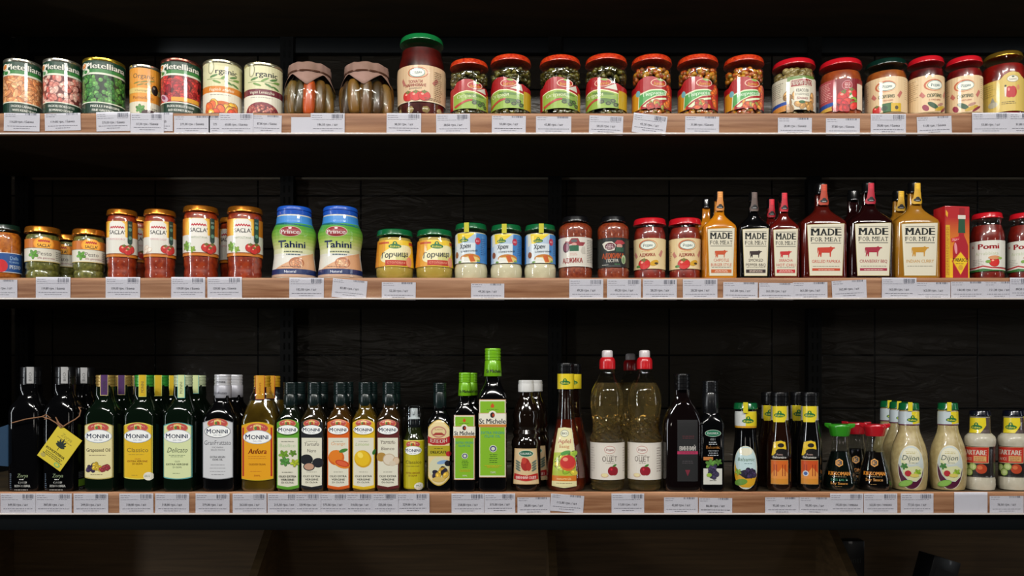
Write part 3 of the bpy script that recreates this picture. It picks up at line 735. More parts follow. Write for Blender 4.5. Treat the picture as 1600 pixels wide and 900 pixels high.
for i in range(120):
    a = random.uniform(0, 2*PI); zz = random.uniform(.006, .012) if i % 3 == 0 else random.uniform(it.z(122), it.z(106)); g.blob((R*.72*math.cos(a), R*.72*math.sin(a), zz), R*.2, (0, 0, 1), R*.17, 9, 7, lin(random.choice(['#8a7444', '#a08a58', '#75602f'])))
g.done('mushrooms', printed(.25, .5), it.root, angle=70)
L = Label(it, 5.); L.rect(-75, 120, 75, 171, '#c9c4ae'); L.lines(-48, 126, -20, 3, 8, '#5a5a48'); L.poly([(-75, 160), (-12, 156), (-12, 162), (-75, 168)], '#1c4a9a'); L.poly([(-75, 167), (-12, 161), (-12, 171), (-75, 171)], '#c9883c')
L.poly([(-14, 119), (34, 117), (34, 121), (-14, 126)], '#5a7a2c'); L.scatter(-16, 145, 34, 170, 20, 6.5, 4.5, ['#a87c3c', '#c0965a', '#8a6430', '#b88a4c'])
L.poly([(-9, 124), (4, 123), (15, 121.5), (28, 123), (29, 134), (14, 134), (2, 135.5), (-9, 136)], '#e0d8c0'); L.poly([(-8, 125), (4, 124), (15, 122.5), (27, 124), (28, 133), (14, 133), (2, 134.5), (-8, 135)], '#8a1418'); L.text('МАРИНАДО', 9.6, 129, 7.2, '#ece6d4', 33, bold=.035)
L.rect(-3, 136, 23, 158, '#d8d3c0'); L.text('КВАСОЛЯ', 10, 141, 4.6, '#3a3c34', 20, bold=.03); L.text('В МАРИНАДІ', 10, 147, 3.6, '#4a4c44', 23); L.text('Біланка', 10, 153, 4, '#9c2434', 18, bold=.03, shear=.2); L.ell(9, 159, 5, 2.3, '#1c5a24'); L.done()
it = rjar('sauce_jar', 'jar of red sauce with dark red label, tomato picture and plain red lid', 1313, 67, 89, 0, REDLID, 34, 8.5, mottled('#8e3614', '#b05020', 60, .3, .5), 4)
L = Label(it, 5.); L.rect(-75, 122, 75, 170, '#7c0f18'); L.rect(-75, 122, -12, 160, '#a8434a'); L.lines(-46, 126, -16, 2.6, 11, '#e0b0a8'); L.poly([(-75, 160), (-14, 157), (-14, 163), (-75, 168)], '#1c4a9a'); L.poly([(-75, 168), (-14, 163), (-14, 170), (-75, 170)], '#d0a03c')
L.ell(7, 133, 8.6, 7.6, '#c9848a'); L.ell(7, 133, 7.8, 6.8, '#94141c'); L.lines(2, 129.5, 13, 2.4, 4, '#ecc8c4', .8, True)
tomato(L, 2, 150, 10); tomato(L, 14, 146, 9); L.poly([(5, 158), (13, 146), (17, 152), (14, 161), (6, 161)], '#e0d0b8'); L.ell(12, 147, 3, 1.6, '#3f8a34', .8); L.scatter(-12, 156, 28, 170, 14, 6, 4.5, ['#b81420', '#c92a20', '#a01018', '#7f9f30']); L.rect(24, 130, 40, 170, '#d8c8b0'); L.done()
def torlo(cx, w, top, label, lidm, content, lx, art, base=179, sh=0, t1=119, t2=176, lidhw=None, lidh=8.5, head='СЮРПРИЗ', hc='#2c4a2a'):
    it = rjar('sauce_jar', label, cx, w, top, sh, lidm, lidhw or w/2, lidh, content, lx, base=base)
    L = Label(it, 5.); W = w*1.1; k = (t2-t1)/57.
    L.rect(-W, t1, W, t2, '#d8bc92'); L.lines(-w*.95, t1+6, -w*.42, 3.2, 10, '#8a6a48', .7); L.lines(w*.5, t1+5, w*.9, 3.2, 10, '#8a6a48', .7)
    y = t1+15*k; L.ell(0, y, 17, 9*k, '#b8562c'); L.ell(1.5, y+.4, 15.4, 7.6*k, '#d8bc92'); L.ell(2, y, 13.4, 7*k, '#2f6a68'); L.ell(2, y, 12.6, 6.2*k, '#dcdfd2'); L.text('Родин', 2, y, 4.4*k, '#2a5a5c', 15, bold=.02)
    L.text(head, 1, t1+31*k, 5*k, hc, 25, bold=.05); L.text('з перцем', 1, t1+37*k, 2.6*k, '#9c3418', 20)
    L.poly([(-24, t1+29*k), (-20, t1+24*k), (-14, t1+31*k), (-18, t1+34*k)], '#b8685c'); L.poly([(18, t1+30*k), (24, t1+22*k), (28, t1+25*k), (22, t1+34*k)], '#b8685c')
    art(L, t1, k); L.done(); return it
def art_pep(L, t, k):
    L.poly([(-6, t+42*k), (10, t+41*k), (14, t+55*k), (-4, t+56*k)], '#1f5a24'); L.rect(8, t+42*k, 25, t+55*k, '#c9a41c'); L.ell(17, t+49*k, 3, 3*k, '#4a3a10'); tomato(L, -14, t+50*k, 7); L.ell(-2, t+49*k, 5, 4*k, '#123a1c')
def art_chil(L, t, k):
    L.ell(-14, t+49*k, 6, 4*k, '#8a1c3c', -.7); L.ell(-2, t+46*k, 10, 3.6*k, '#1f4a2a', -.5); L.ell(12, t+50*k, 12, 3*k, '#b8982c', .3); L.ell(12, t+44*k, 7, 2*k, '#a87a6a', .3); L.ell(20, t+51*k, 9, 2*k, '#7a1428', .5)
torlo(1384, 67, 89, 'jar of orange relish with dark green lid and cream label', mat('#07241c', .2, 0, .6, 'dark green lid'), mottled('#8a4016', '#b06024', 60, .3, .5), 0, art_pep)
torlo(1446, 59, 86, 'red lidded relish jar with cream label turned half aside, beside the green lidded jar', REDLID, mottled('#3c0608', '#6a1010', 60, .3, .5), 14, art_chil, t1=117, t2=176)
torlo(1506, 59, 86, 'red lidded relish jar with cream label facing front, beside the gold lidded jar', REDLID, mottled('#50080a', '#8a1414', 60, .3, .5), 1, art_chil, t1=117, t2=176)
it = rjar('preserve_jar', 'gold lidded jar of red preserve with yellow label and red pepper picture', 1567, 72, 78, 0, mat('#a8842c', .22, .8, .2, 'gold lid'), 32, 7, mottled('#6a0a06', '#96180e', 40, .3, .5), 10)
L = Label(it, 5.); L.poly([(-80, 124), (-14, 122), (-8, 116), (0, 112), (8, 111.5), (16, 113), (22, 118), (30, 122), (80, 124), (80, 173), (-80, 173)], '#c9ae55')
L.ell(6, 122.5, 10, 5.6, '#7a6c50'); L.ell(6, 122.5, 9.3, 4.9, '#dcd6c0'); L.text('Едамо', 6, 123, 2.8, '#4a4438', 12); L.ell(6, 119.4, 2.4, 1.2, '#3c5a2c')
L.ell(0, 143, 6.5, 9, '#b01018'); L.ell(6, 143, 6.5, 9, '#b01018'); L.ell(-1, 139, 1.6, 2.6, '#e88a7c'); L.ell(-6, 133, 1.6, 1.6, '#2a241c'); L.poly([(-8, 135), (-4, 135), (-5, 150), (-7, 150)], '#d8d0c4'); L.ell(15, 136, 3, 4, '#c9885c')
L.ell(-26, 160, 8, 5, '#a8a490'); L.poly([(-30, 156), (-26, 148), (-22, 156)], '#8a8a80'); L.lines(-12, 158, 14, 2.6, 2, '#5a4a24'); L.lines(-46, 128, -22, 3.4, 6, '#8a7a44', .6); L.done()

# ------------------------------------------------------------------ middle shelf: pesto and sauce jars on the left
GOLD = mat('#b8701e', .24, .75, .3, 'copper gold lid')
def sacla_logo(L, cx, cy, w):
    P = []
    n = 12; k = w*.46
    up = [(-1+2*i/n, -(.25+.55*abs(math.sin(i*PI*.5+.2)))*(.5+.5*math.cos((i/n-.5)*2))) for i in range(n+1)]
    for i in range(n):
        (a, b), (c, d) = up[i], up[i+1]; P.append([(cx+a*k, cy-w*.19+b*5.5+2.6), (cx+c*k, cy-w*.19+d*5.5+2.6), (cx+c*k, cy-w*.19+d*5.5), (cx+a*k, cy-w*.19+b*5.5)])
    L.put(P, '#b8162c'); L.text("SACLA'", cx, cy+1.6, w*.24, '#26272c', w*1.04, bold=.02); L.text('ITALIA', cx, cy+w*.19, w*.06, '#26272c', w*.4)
def pesto(cx, w, top, label, lx, b, back=0., dark=False):
    it = It('pesto_jar', label, 'jar', cx, w, 1, lx=lx, b=b, back=back, group='green pesto jars on the middle shelf'); h = w/2/b
    P = [(None, h*.78), (434, h*.88), (431, h*.93), (424, h*.93), (421, h*.88), (417, h*.95), (411, h*.95), (372, h*.95), (368, h*.93), (365, h*.88), (358, h*.84)]
    it.body(P, CLEAR, 'glass'); it.body([(p[0] if p[0] is None else p[0]+.5, p[1]) for p in P[:-1]], mottled('#514f1c', '#86803c', 160, .4, .4, .2, name='pesto'), 'pesto', keep=False, shrink=.0013)
    twist_lid(it, 352, h*.99, 10, GOLD)
    L = Label(it, 4.); W = h*2.0
    L.rect(-W, 372.5, W, 387, '#c06a1c'); L.rect(-W, 387, W, 408, '#d8d4c4')
    for i in range(5): L.ell(-2, 380, 17-i*1.3, 11-i*.4, tone(lin('#e0902c'), 1+.16*i))
    L.rect(-W, 387, W, 408, '#d8d4c4'); L.rect(-W, 407, W, 408, '#c9b060'); L.rect(-W, 386.6, W, 387.4, '#5a5a4a')
    sacla_logo(L, -2, 381, 20); L.text('Pesto', -1, 395, 6.6, '#6a6660', 22, bold=0); L.text('alla genovese', 2, 402, 3, '#9c5a6a', 28); leafy(L, -19, 397, 8.5, '#5f9a34', 5); L.lines(18, 391, 34, 3, 5, '#77746a'); L.done(); return it
pesto(67, 59, 352, 'larger green pesto jar with copper lid, second jar from the left end', 4, 1.0)
pesto(139, 54, 356, 'smaller green pesto jar with copper lid, directly left of the red sauce jars', 6, .95)
pesto(103, 52, 355, 'green pesto jar standing behind and between the two front pesto jars', -6, .96, back=.066)
it = It('pesto_jar', 'orange pesto jar with blue label, cut by the left edge of the photo', 'jar', 9, 52, 1, lx=10)
P = [(None, 21), (433, 24), (430, 26), (372, 26), (366, 25), (362, 22), (356, 21.5)]
it.body(P, CLEAR, 'glass'); it.body([(p[0] if p[0] is None else p[0]+.5, p[1]) for p in P[:-1]], mottled('#a8500e', '#d87c24', 120, .4, .4, name='orange sauce'), 'pesto', keep=False, shrink=.0013)
twist_lid(it, 349, 24, 9, mat('#10241a', .25, 0, .6, 'dark lid'))
L = Label(it, 4.); L.rect(-52, 394, 52, 425, '#d8d8d8'); L.rect(-52, 395, 52, 424, '#1a4a8c'); L.ell(-17, 415, 10, 10, '#c01c24'); L.text('Dalla', 4, 402, 5, '#9cc0e0', 15); L.text('Costa', 4, 408, 3.6, '#9cc0e0', 17); L.text('PESTO', 6, 416, 6, '#dfe6ee', 20, bold=.05); L.rect(24, 388, 50, 420, '#b0b4a8'); L.done()

def saucejar(cx, w, top, label, lx, art, b, neck=True, back=0., band=True):
    it = It('sauce_jar', label, 'jar', cx, w, 1, lx=lx, b=b, back=back, group='tall red sauce jars with copper lids'); h = w/2/b
    P = [(None, h*.84), (434, h*.92), (430, h*.95), (422, h*.94), (417, h*.90), (412, h*.95), (404, h*.955), (336, h*.955), (332, h*.92), (329, h*.86), (324, h*.84)]
    it.body(P, CLEAR, 'glass'); it.body([(p[0] if p[0] is None else p[0]+.5, p[1]) for p in P[:-1]], mottled('#82200a', '#ad3c14', 110, .4, .5, .15, name='tomato sauce'), 'sauce', keep=False, shrink=.0013)
    twist_lid(it, 319.5, h*.97, 9.5, GOLD)
    L = Label(it, 4.); W = h*2.2
    L.rect(-W, 340, W, 399, '#c9761c'); L.cl = (-W, 340, W, 399)
    for i in range(6): L.ell(-2, 356, 26-i*1.6, 30-i*1.2, ('#cf7e1e', '#d88c22', '#e09a28', '#e6a832', '#ecb640', '#efc250')[i])
    L.cl = None; L.poly([(-15, 366), (-14, 344), (-10, 340.5), (8, 340.5), (13, 345), (14, 366)], '#e6e2d8')
    L.rect(-W, 366.5, W, 394, '#dad7cc'); L.ell(0, 367, 15, 4, '#e6e2d8'); L.rect(-W, 393.5, W, 395, '#8a4a10')
    sacla_logo(L, 0, 357, 26); L.text(art[1], 0, 370, 3.2, art[2], 26, bold=0)
    if art[0] == 'garlic':
        for x, y in ((-22, 384), (-16, 388), (-24, 390)): L.ell(x, y, 6, 4, '#c9a890', .4); L.ell(x+.6, y-.4, 5, 3, '#e6dccb', .4)
    elif art[0] == 'basil': leafy(L, -20, 384, 9, '#6f9a2c', 6); leafy(L, -10, 389, 6, '#8aac3c', 5)
    tomato(L, 12, 386, 7.5); tomato(L, 22, 386, 8); tomato(L, 18, 390, 6)
    if band: L.rect(17.5, 339, 26, 374, '#123a30'); L.ell(21.8, 374, 4.2, 4, '#123a30'); L.text('BIO', 21.8, 346, 3, '#9cb8a8', 5); L.ell(21.8, 353, 3, 3, '#5a8a74'); L.ell(21.8, 367, 3, 3, '#5a8a74')
    L.lines(-42, 345, -26, 3, 8, '#5a2c10'); L.done(); return it
saucejar(191, 51, 326, 'red sauce jar with copper lid and tomato label, beside the smaller pesto jar', -9, ('t', 'POMODORO', '#c9848c'), .95)
saucejar(250, 53, 326, 'red sauce jar with copper lid and garlic bulbs printed on its label', -3, ('garlic', 'POMODORO E AGLIO', '#c98a94'), .95)
saucejar(314, 58, 319, 'tall red sauce jar with copper lid and small basil print, third of the four', -4, ('basil', 'NAPOLETANA', '#8a9a7a'), 1.0)
saucejar(383, 58, 320, 'tall red sauce jar with large green basil print, right end of the four', -4, ('basil', 'NAPOLETANA', '#8a9a7a'), .99, band=True)
saucejar(216, 46, 326, 'red sauce jar half hidden behind the first two front sauce jars', -5, ('t', 'POMODORO', '#c9848c'), .95, back=.072)
saucejar(364, 46, 326, 'red sauce jar half hidden behind the basil printed sauce jars', -10, ('t', 'POMODORO', '#c9848c'), .95, back=.08)

# ------------------------------------------------------------------ tahini
BLUECAP = mat('#1650b4', .35, 0, .2, 'blue plastic')
def tahini(cx, label):
    it = It('tahini_jar', label, 'jar', cx, 70, 1, lx=-5, group='tahini jars on the middle shelf')
    P = [(None, 31), (433.5, 34), (428, 34.6), (420, 34), (400, 31.4), (388, 31.4), (376, 33.4), (366, 34.8), (359, 34.4), (352, 31), (346, 28), (340, 27.4), (334, 26.6)]
    it.body(P, mat('#cfcab8', .3, 0, .3, 'white plastic jar'), 'jar_body')
    it_r = it.rings; it.body([(334.5, 26.8), (329, 27.2), (328.4, 25.9), (327.4, 25.9), (326.8, 27), (324, 27), (322, 26.5), (321, 25.5)], BLUECAP, 'lid', keep=False); it.rings = it_r
    L = Label(it, 4., 3.); W = 72
    bands = [(335, 347, '#3a86cc'), (347, 352, '#4a9a44'), (352, 357, '#4f932f'), (357, 362, '#5f9c33'), (362, 367, '#74a63a'), (367, 372, '#8cb246'), (372, 377, '#a4be5c'), (377, 382, '#b8c674'), (382, 388, '#c6cc8e'), (388, 395, '#d0d1a8'), (395, 420, '#d8d6cc')]
    for a, b_, c in bands: L.rect(-W, a, W, b_, c, 1)
    L.n = 1
    L.poly([(-W, 346), (-10, 346), (30, 352), (W, 350), (W, 347), (20, 349)], '#1f6a7a')
    L.poly([(-30, 420), (-4, 408), (10, 400), (26, 396), (40, 392), (48, 420)], '#cf9c74'); L.ell(8, 410, 12, 9, '#a8643c'); L.ell(8, 411, 10, 6.5, '#d0946a'); L.scatter(0, 406, 16, 416, 10, 3, 2.2, ['#c98a60', '#b87448', '#dcae84'])
    L.rect(-W, 419.5, W, 428, '#14285c'); L.rect(-W, 428, W, 433, '#c9a890'); L.text('Natural', -2, 423.8, 4.2, '#dfe3ee', 18, bold=.03)
    L.ell(-2, 361, 17.5, 8.6, '#c9b8a0'); L.ell(-2, 361, 16.6, 7.8, '#8a1c24'); L.text('Prince', -2, 361.5, 6.6, '#ece0dc', 29, bold=.035); L.poly([(-4, 357), (-4.6, 354), (-3, 355.4), (-2, 353.6), (-1, 355.4), (.6, 354), (0, 357)], '#ece0dc')
    L.text('Tahini', 0, 381, 10, '#14264e', 43, bold=.03); L.rect(-22, 375, -8, 377, '#14264e')
    L.lines(-12, 391.5, 18, 2.6, 1, '#3a4a44', 1.5, ragged=0); L.lines(-8, 396, 14, 2.6, 1, '#3a5a6a', 1.3, ragged=0); L.lines(-16, 415.5, 14, 2, 1, '#6a4a3a', ragged=0); L.done(); return it
tahini(460, 'blue capped tahini jar beside the basil sauce jar')
tahini(532, 'blue capped tahini jar nearer the mustard jars')

# ------------------------------------------------------------------ mustard and horseradish
GREENLID = mat('#0c5a30', .22, 0, .6, 'green enamel lid')
def mustard(cx, w, label, lx):
    it = It('mustard_jar', label, 'jar', cx, w, 1, lx=lx, group='mustard jars on the middle shelf'); h = w/2
    P = [(None, h*.80), (434, h*.88), (428, h*.98), (416, h), (374, h*.885), (370, h*.86), (366, h*.85)]
    it.body(P, CLEAR, 'glass'); it.body([(p[0] if p[0] is None else p[0]+.5, p[1]) for p in P[:-1]], mottled('#b8983c', '#c4a548', 40, .5, .4, name='mustard'), 'mustard', keep=False, shrink=.0012)
    twist_lid(it, 356.5, h*.95, 10, GREENLID)
    L = Label(it, 4., 8.); W = h*2
    L.rect(-W, 374, W, 416, '#e6c02c'); L.rect(-W, 374, -h*.5, 416, '#d8982c'); L.rect(-W, 377, -h*.3, 380, '#b84820'); L.rect(h*.8, 376, W, 381, '#b84820')
    L.ell(h*.1, 396, h*.95, 12, '#e3dcae', .3); L.ell(h*.4, 402, 11, 8, '#c9c47c', .3); L.rect(-W, 374, -h*.98, 416, '#cf8420')
    logo_kuhne(L, 0, 383, 20); L.text('Горчица', 0, 397, 8.6, '#2c3036', 44, bold=.03, shear=.2, rot=.08)
    L.rect(-15, 406, 19, 414.5, '#b02c14'); L.text('СТОЛОВАЯ', 2, 410, 2.8, '#e0a080', 28); L.ell(24, 408, 6, 8, '#d88a6a'); L.done()
mustard(617, 60, 'green lidded mustard jar nearer the tahini, first of two', 0)
mustard(679, 59, 'green lidded mustard jar standing against the horseradish jars', 4)
def horse(cx, w, label, lx, b):
    it = It('horseradish_jar', label, 'jar', cx, w, 1, lx=lx, b=b, group='horseradish jars with blue labels'); h = w/2/b
    P = [(None, h*.82), (434, h*.94), (430, h*.98), (420, h), (416, h*.985), (411, h*.93), (366, h*.93), (362, h*.90), (359, h*.84), (353, h*.83)]
    it.body(P, CLEAR, 'glass'); it.body([(p[0] if p[0] is None else p[0]+.5, p[1]) for p in P[:-2]], mottled('#d0c2a0', '#dccfb0', 60, .5, .4, name='horseradish cream'), 'horseradish', keep=False, shrink=.0012)
    twist_lid(it, 347, h*.94, 9.5, GREENLID)
    R0 = it.rings
    # paper seal over the lid edge
    s = Label(it, 2.); it.rings = [(it.z(366), h*it.k*it.b*.985, h*it.k*it.b*.985, 2), (it.z(346.6), h*it.k*it.b*.985, h*it.k*it.b*.985, 2)]
    s.rect(-4, 347.5, 3.6, 362.5, '#b8b41c'); s.name = 'paper_seal'; s.done(); it.rings = R0
    L = Label(it, 4.); W = h*2.
    L.rect(-W, 363.5, W, 410, '#3a7ab8'); L.poly([(-h*1.1, 363.5), (h*.55, 363.5), (h*.45, 410), (-h*1.1, 410)], '#a8bcd0'); L.poly([(-h*.9, 364), (-h*.2, 364), (-h*.5, 378), (-h*.9, 384)], '#dcd8c0'); L.poly([(-h*.7, 363.5), (h*.5, 363.5), (-h*.15, 377), (-h*.6, 380)], '#e0c424')
    L.poly([(-h*.75, 379), (h*.5, 379), (h*.5, 410), (-h*.75, 410)], '#cdd6da')
    logo_kuhne(L, -5, 374, 15); L.text('Хрен', -3, 384, 7, '#26303c', 18, bold=.04, shear=.2, rot=.06); L.text('сливочный', 3, 391.5, 3.4, '#3a4450', 26, bold=.02, rot=.05)
    L.ell(17, 376, 4.6, 5.6, '#b02040'); L.text('BIO', 17, 376, 2.4, '#e8c0c8', 5)
    L.ell(5, 403, 16, 7, '#b8782c'); L.ell(6, 405, 14, 5, '#d8bc6c'); L.poly([(2, 399), (9, 397), (13, 408), (6, 409)], '#c0581c'); L.poly([(-12, 410), (-8, 401), (2, 402), (6, 410)], '#dcdcd0'); L.ell(-12, 408.5, 3, 1.6, '#5f8a34'); L.ell(18, 407, 3, 1.6, '#7f9f44'); L.ell(-19, 397, 4, 5, '#8a4a20')
    L.lines(22, 372, 34, 3, 9, '#16508c'); L.done()
horse(736, 53, 'cream horseradish jar with blue label, first of three beside the mustard', -7, 1.0)
horse(791, 51, 'cream horseradish jar with blue label, middle of three', -3, .975)
horse(844, 51, 'cream horseradish jar with blue label, beside the black capped adjika jar', 2, .98)

# ------------------------------------------------------------------ adjika
def adjika(cx, w, label, lx, dark):
    it = It('adjika_jar', label, 'jar', cx, w, 1, lx=lx); h = w/2
    P = [(None, h*.84), (434, h*.94), (430, h*.98), (421, h), (417, h*.97), (414, h*.97), (370, h*.97), (366, h*.98), (360, h), (354, h*.99), (350, h*.92), (347, h*.72), (340, h*.70)]
    it.body(P, CLEAR, 'glass'); it.body([(p[0] if p[0] is None else p[0]+.6, p[1]) for p in P[:-1]], mottled('#76220c', '#9c401a', 200, .45, .5, .2, name='adjika'), 'adjika', keep=False, shrink=.0012)
    twist_lid(it, 336, h*.78, 9.5, mat('#0c0c0e', .25, 0, .6, 'black lid'))
    L = Label(it, 4.); W = h*2
    if not dark:
        L.rect(-W, 370, W, 416, '#cfc9bd'); L.poly([(-18, 384), (-14, 376), (-8, 377), (-4, 372), (6, 372), (9, 378), (18, 378), (14, 384), (6, 384), (-4, 381)], '#8a2c34'); L.ell(0, 376, 5, 2.4, '#5a5a5c'); L.ell(0, 381.5, 4, 2.4, '#c9948a'); L.rect(-7, 383, 7, 392, '#1c5a3c'); L.ell(-13, 386, 6, 8, '#4a2430'); L.ell(-13, 386, 4.4, 6, '#7a3c4c')
        L.poly([(10, 392), (12, 386), (17, 384), (18, 396), (12, 396)], '#b8b2a6'); L.lines(-6, 395, 8, 2.6, 2, '#c98a80', .9); L.text('АДЖИКА', -3, 406.5, 7.4, '#a81c1c', 32, bold=.05); L.lines(21, 374, 38, 2.6, 14, '#77736a'); 
    else:
        L.rect(-W, 371, W, 417, '#0e1412'); L.poly([(-14, 388), (-18, 380), (-12, 377), (-2, 377), (4, 382), (2, 391), (-8, 392)], '#cfcabc'); L.ell(-5, 384.5, 8, 5.6, '#5a1c2c'); L.lines(-11, 382, 1, 2.4, 3, '#d8c4c4', 1, True); L.poly([(2, 380), (6, 375), (14, 375), (20, 379), (14, 382), (6, 382)], '#a02c34'); L.ell(10, 384, 5, 3, '#b88a7c'); L.rect(4, 386, 17, 393, '#1c4a34')
        L.text('АДЖИКА', 0, 399.5, 7.6, '#c9541c', 36, bold=.05); L.text('ГОСТРА', -1, 407, 5, '#dcd8cc', 18, bold=.05); L.lines(2, 412, 14, 3, 1, '#3c7a44', 1.2); L.ell(17, 405, 4, 7, '#a8b890'); L.ell(17, 406, 2.6, 5, '#6f8a5c'); L.lines(-18, 413, -6, 2, 1, '#c9c4b8')
    L.done()
adjika(899, 54, 'black capped adjika jar with white label and red hatted figure', -2, False)
adjika(958, 51, 'black capped adjika jar with black label and orange lettering', 0, True)
def art_tp(L, t, k):
    tomato(L, -6, t+48*k, 9); L.ell(10, t+46*k, 7, 5*k, '#c9981c', .4); L.ell(13, t+47*k, 3, 2*k, '#3a2c10'); L.ell(-16, t+52*k, 4, 2, '#4a7a34')
def redadj(cx, label, lx):
    h = 26.5
    it = It('adjika_jar', label, 'jar', cx, 54, 1, lx=lx, group='red lidded adjika jars')
    P = [(None, h*.82), (434, h*.93), (430, h*.96), (422, h*.95), (419, h*.92), (371, h*.94), (366, h*.96), (360, h*.93), (354, h*.84), (348, h*.82)]
    it.body(P, CLEAR, 'glass'); it.body([(p[0] if p[0] is None else p[0]+.5, p[1]) for p in P[:-1]], mottled('#6c130a', '#942414', 80, .4, .5, name='adjika red'), 'adjika', keep=False, shrink=.0012)
    twist_lid(it, 339, h*.98, 10, REDLID)
    L = Label(it, 4.); W = h*2.; t = 371.5; k = 48/57.
    L.rect(-W, t, W, t+48, '#d8c294'); L.ell(0, t+11, 15, 8.6, '#b8562c'); L.ell(1, t+11, 13.4, 7.2, '#d8c294'); L.ell(0, t+11, 12, 6.8, '#2f6a68'); L.ell(0, t+11, 11.2, 6, '#dcdfd2'); L.text('Родин', 0, t+11, 4.4, '#2a5a5c', 14, bold=.02)
    L.text('АДЖИКА', -1, t+26, 5, '#9c2418', 25, bold=.05); L.lines(-10, t+20, 8, 2, 1, '#c9a05c', 1); L.poly([(17, t+26), (22, t+18), (26, t+20), (21, t+30)], '#b8786c'); L.poly([(-26, t+24), (-22, t+20), (-17, t+28), (-21, t+31)], '#b8786c'); art_tp(L, t, k); L.lines(-44, t+8, -27, 3, 9, '#8a6a48', .7); L.done()
redadj(1015, 'red lidded adjika jar with cream label, beside the black labelled one', -3)
redadj(1070, 'red lidded adjika jar with cream label, beside the orange barbecue sauce', 5)

# ------------------------------------------------------------------ flat barbecue sauce bottles
def flask(cx, w, top, label, sauce, tag, accent, l1, l2, big, tagc='#0c0c0e', barc=None, back=0., grp='flat barbecue sauce bottles', full=True, lean=0):
    it = It('sauce_bottle', label, 'bottle', cx, w, 1, dep=.52, back=back, gap=.006, group=grp, b=(435-top)/151.); h = w/2/it.b
    P = [(None, h*.90, 5), (434, h*.96, 5), (431, h, 5), (424, h*.985, 5), (348, h*.985, 5), (343, h*.95, 4.5), (338, h*.78, 4), (333, h*.56, 3.2, .62), (329, h*.40, 2.6, .8), (325, h*.31, 2.1, .95), (320, h*.28), (303, h*.26), (300, h*.25)]
    m = sauce
    it.body(P, m, 'bottle_body', n=5, seg=64); R0 = it.rings
    it.body([(302, h*.28), (301, h*.31), (299, h*.31), (298, h*.285), (287, h*.28), (285, h*.26), (284, h*.22)], mat('#0a0a0b', .2, 0, .6, 'black cap'), 'cap', keep=False)
    # seal strap: from the cap down the neck, widening to a ring with a small emblem
    if tag:
        rr = h*.305*it.k*it.b
        it.rings = [(it.z(332), rr, rr, 2), (it.z(283), rr, rr, 2)]
        s = Label(it, 2., name='seal_strap', lift=.0006)
        s.poly([(-4.6, 284), (4.6, 284), (4.8, 296), (6.4, 307), (9.4, 311), (8.8, 315), (5.5, 317), (-5.5, 317), (-8.8, 315), (-9.4, 311), (-6.4, 307), (-4.8, 296)], tag)
        for i in range(6): s.rect(-3+(i % 2), 285+i*1.6, 2.6, 285.8+i*1.6, tone(lin(tag), 1.9))
        s.ell(0, 310.6, 6, 2.8, '#101012'); s.ell(0, 308, 3, 2.4, '#101012'); s.rect(-3, 311, 3, 311.8, '#b8b8b8'); s.done(); it.rings = R0
    if not full: return it
    L = Label(it, 6.); a, c = h*.80, h*.70
    L.poly([(-a, 349.5), (a, 347.5), (c, 431), (-c, 431)], '#a89a6a'); L.poly([(-a+.8, 350.3), (a-.8, 348.3), (c-.8, 430), (-c+.8, 430)], '#d6cfba')
    L.poly([(-a*.92, 352), (a*.92, 350.4), (c*.92, 428.5), (-c*.92, 428.5)], '#cfc8b2')
    L.rect(-a*.8, 353.6, a*.8, 354.5, '#1c2424'); L.rect(-a*.8, 378.8, a*.8, 379.7, '#1c2424')
    slab(L, 'MADE', 0, 361.5, a*1.66, 11, '#171e1e', bold=.05); slab(L, 'FOR MEAT', 0, 373.2, a*1.66, 6.6, '#171e1e', bold=.01)
    cow(L, 0, 393, a*.95, accent)
    if l2: L.text(l1, 0, 403.5 if not big else 407, 5, accent, a*1.1, bold=0); L.text(l2, 0, 411.5, 5, accent, a*1.5, bold=0)
    else: L.text(l1, 0, 408, 5, accent, a*1.5, bold=.01)
    L.lines(-a*.7, 415.5, a*.7, 1.8, 1, '#6a6a5c', .8, ragged=0)
    if barc: L.rect(-a*.74, 419.5 if l2 else 419, a*.74, 425.5 if l2 else 423, barc); L.lines(-a*.6, 421, a*.6, 2.2, 2 if l2 else 1, '#e0c8b8', .9, True)
    L.done(); return it
SO = mottled('#a8640c', '#bd7412', 20, .14, .5, name='orange sauce bottle'); SB = BLACKGLASS; SR = mottled('#420a06', '#560f0a', 20, .12, .6, name='dark red sauce bottle')
SRR = mottled('#3c0b06', '#4c100a', 20, .12, .6, name='paprika sauce bottle'); SD = mat('#1a0505', .08, 0, .6, 'cranberry sauce bottle'); SY = mottled('#8a5c18', '#9a6a1e', 20, .16, .5, name='curry sauce bottle')
flask(1127, 53, 298, 'small flat bottle of orange barbecue sauce with orange cow label', SO, '#c9823c', '#b8481c', 'CHIPOTLE', 'BURGER STYLE', False, barc='#b8581c')
flask(1181, 51, 299, 'small flat bottle of black pepper sauce with black cow label', SB, '#5a4a44', '#2c1c1c', 'SMOKED', 'PEPPER BBQ', False, barc='#2c1c1c')
flask(1228, 48, 300, 'small flat bottle of dark red chilli sauce with red cow label', SR, '#b81c2c', '#b81c20', 'SRIRACHA', 'HOT CHILI', False, barc='#b81c24')
flask(1291, 73, 286, 'large flat bottle of brown red sauce, first of the three large ones', SRR, '#a8381c', '#b82c14', 'GRILLED PAPRIKA', None, True, barc='#b8401c')
flask(1365, 71, 284, 'large flat bottle of near black red sauce, middle of the three large ones', SD, '#a8142c', '#981430', 'CRANBERRY BBQ', None, True, barc='#98183c')
flask(1438, 71, 284, 'large flat bottle of mustard yellow sauce beside the red and yellow carton', SY, '#c99a1c', '#b8841c', 'INDIAN CURRY', None, True)
flask(1106, 46, 301, 'orange sauce bottle whose neck shows behind the first small flat bottle', SO, None, None, '', '', False, back=.05, full=False)
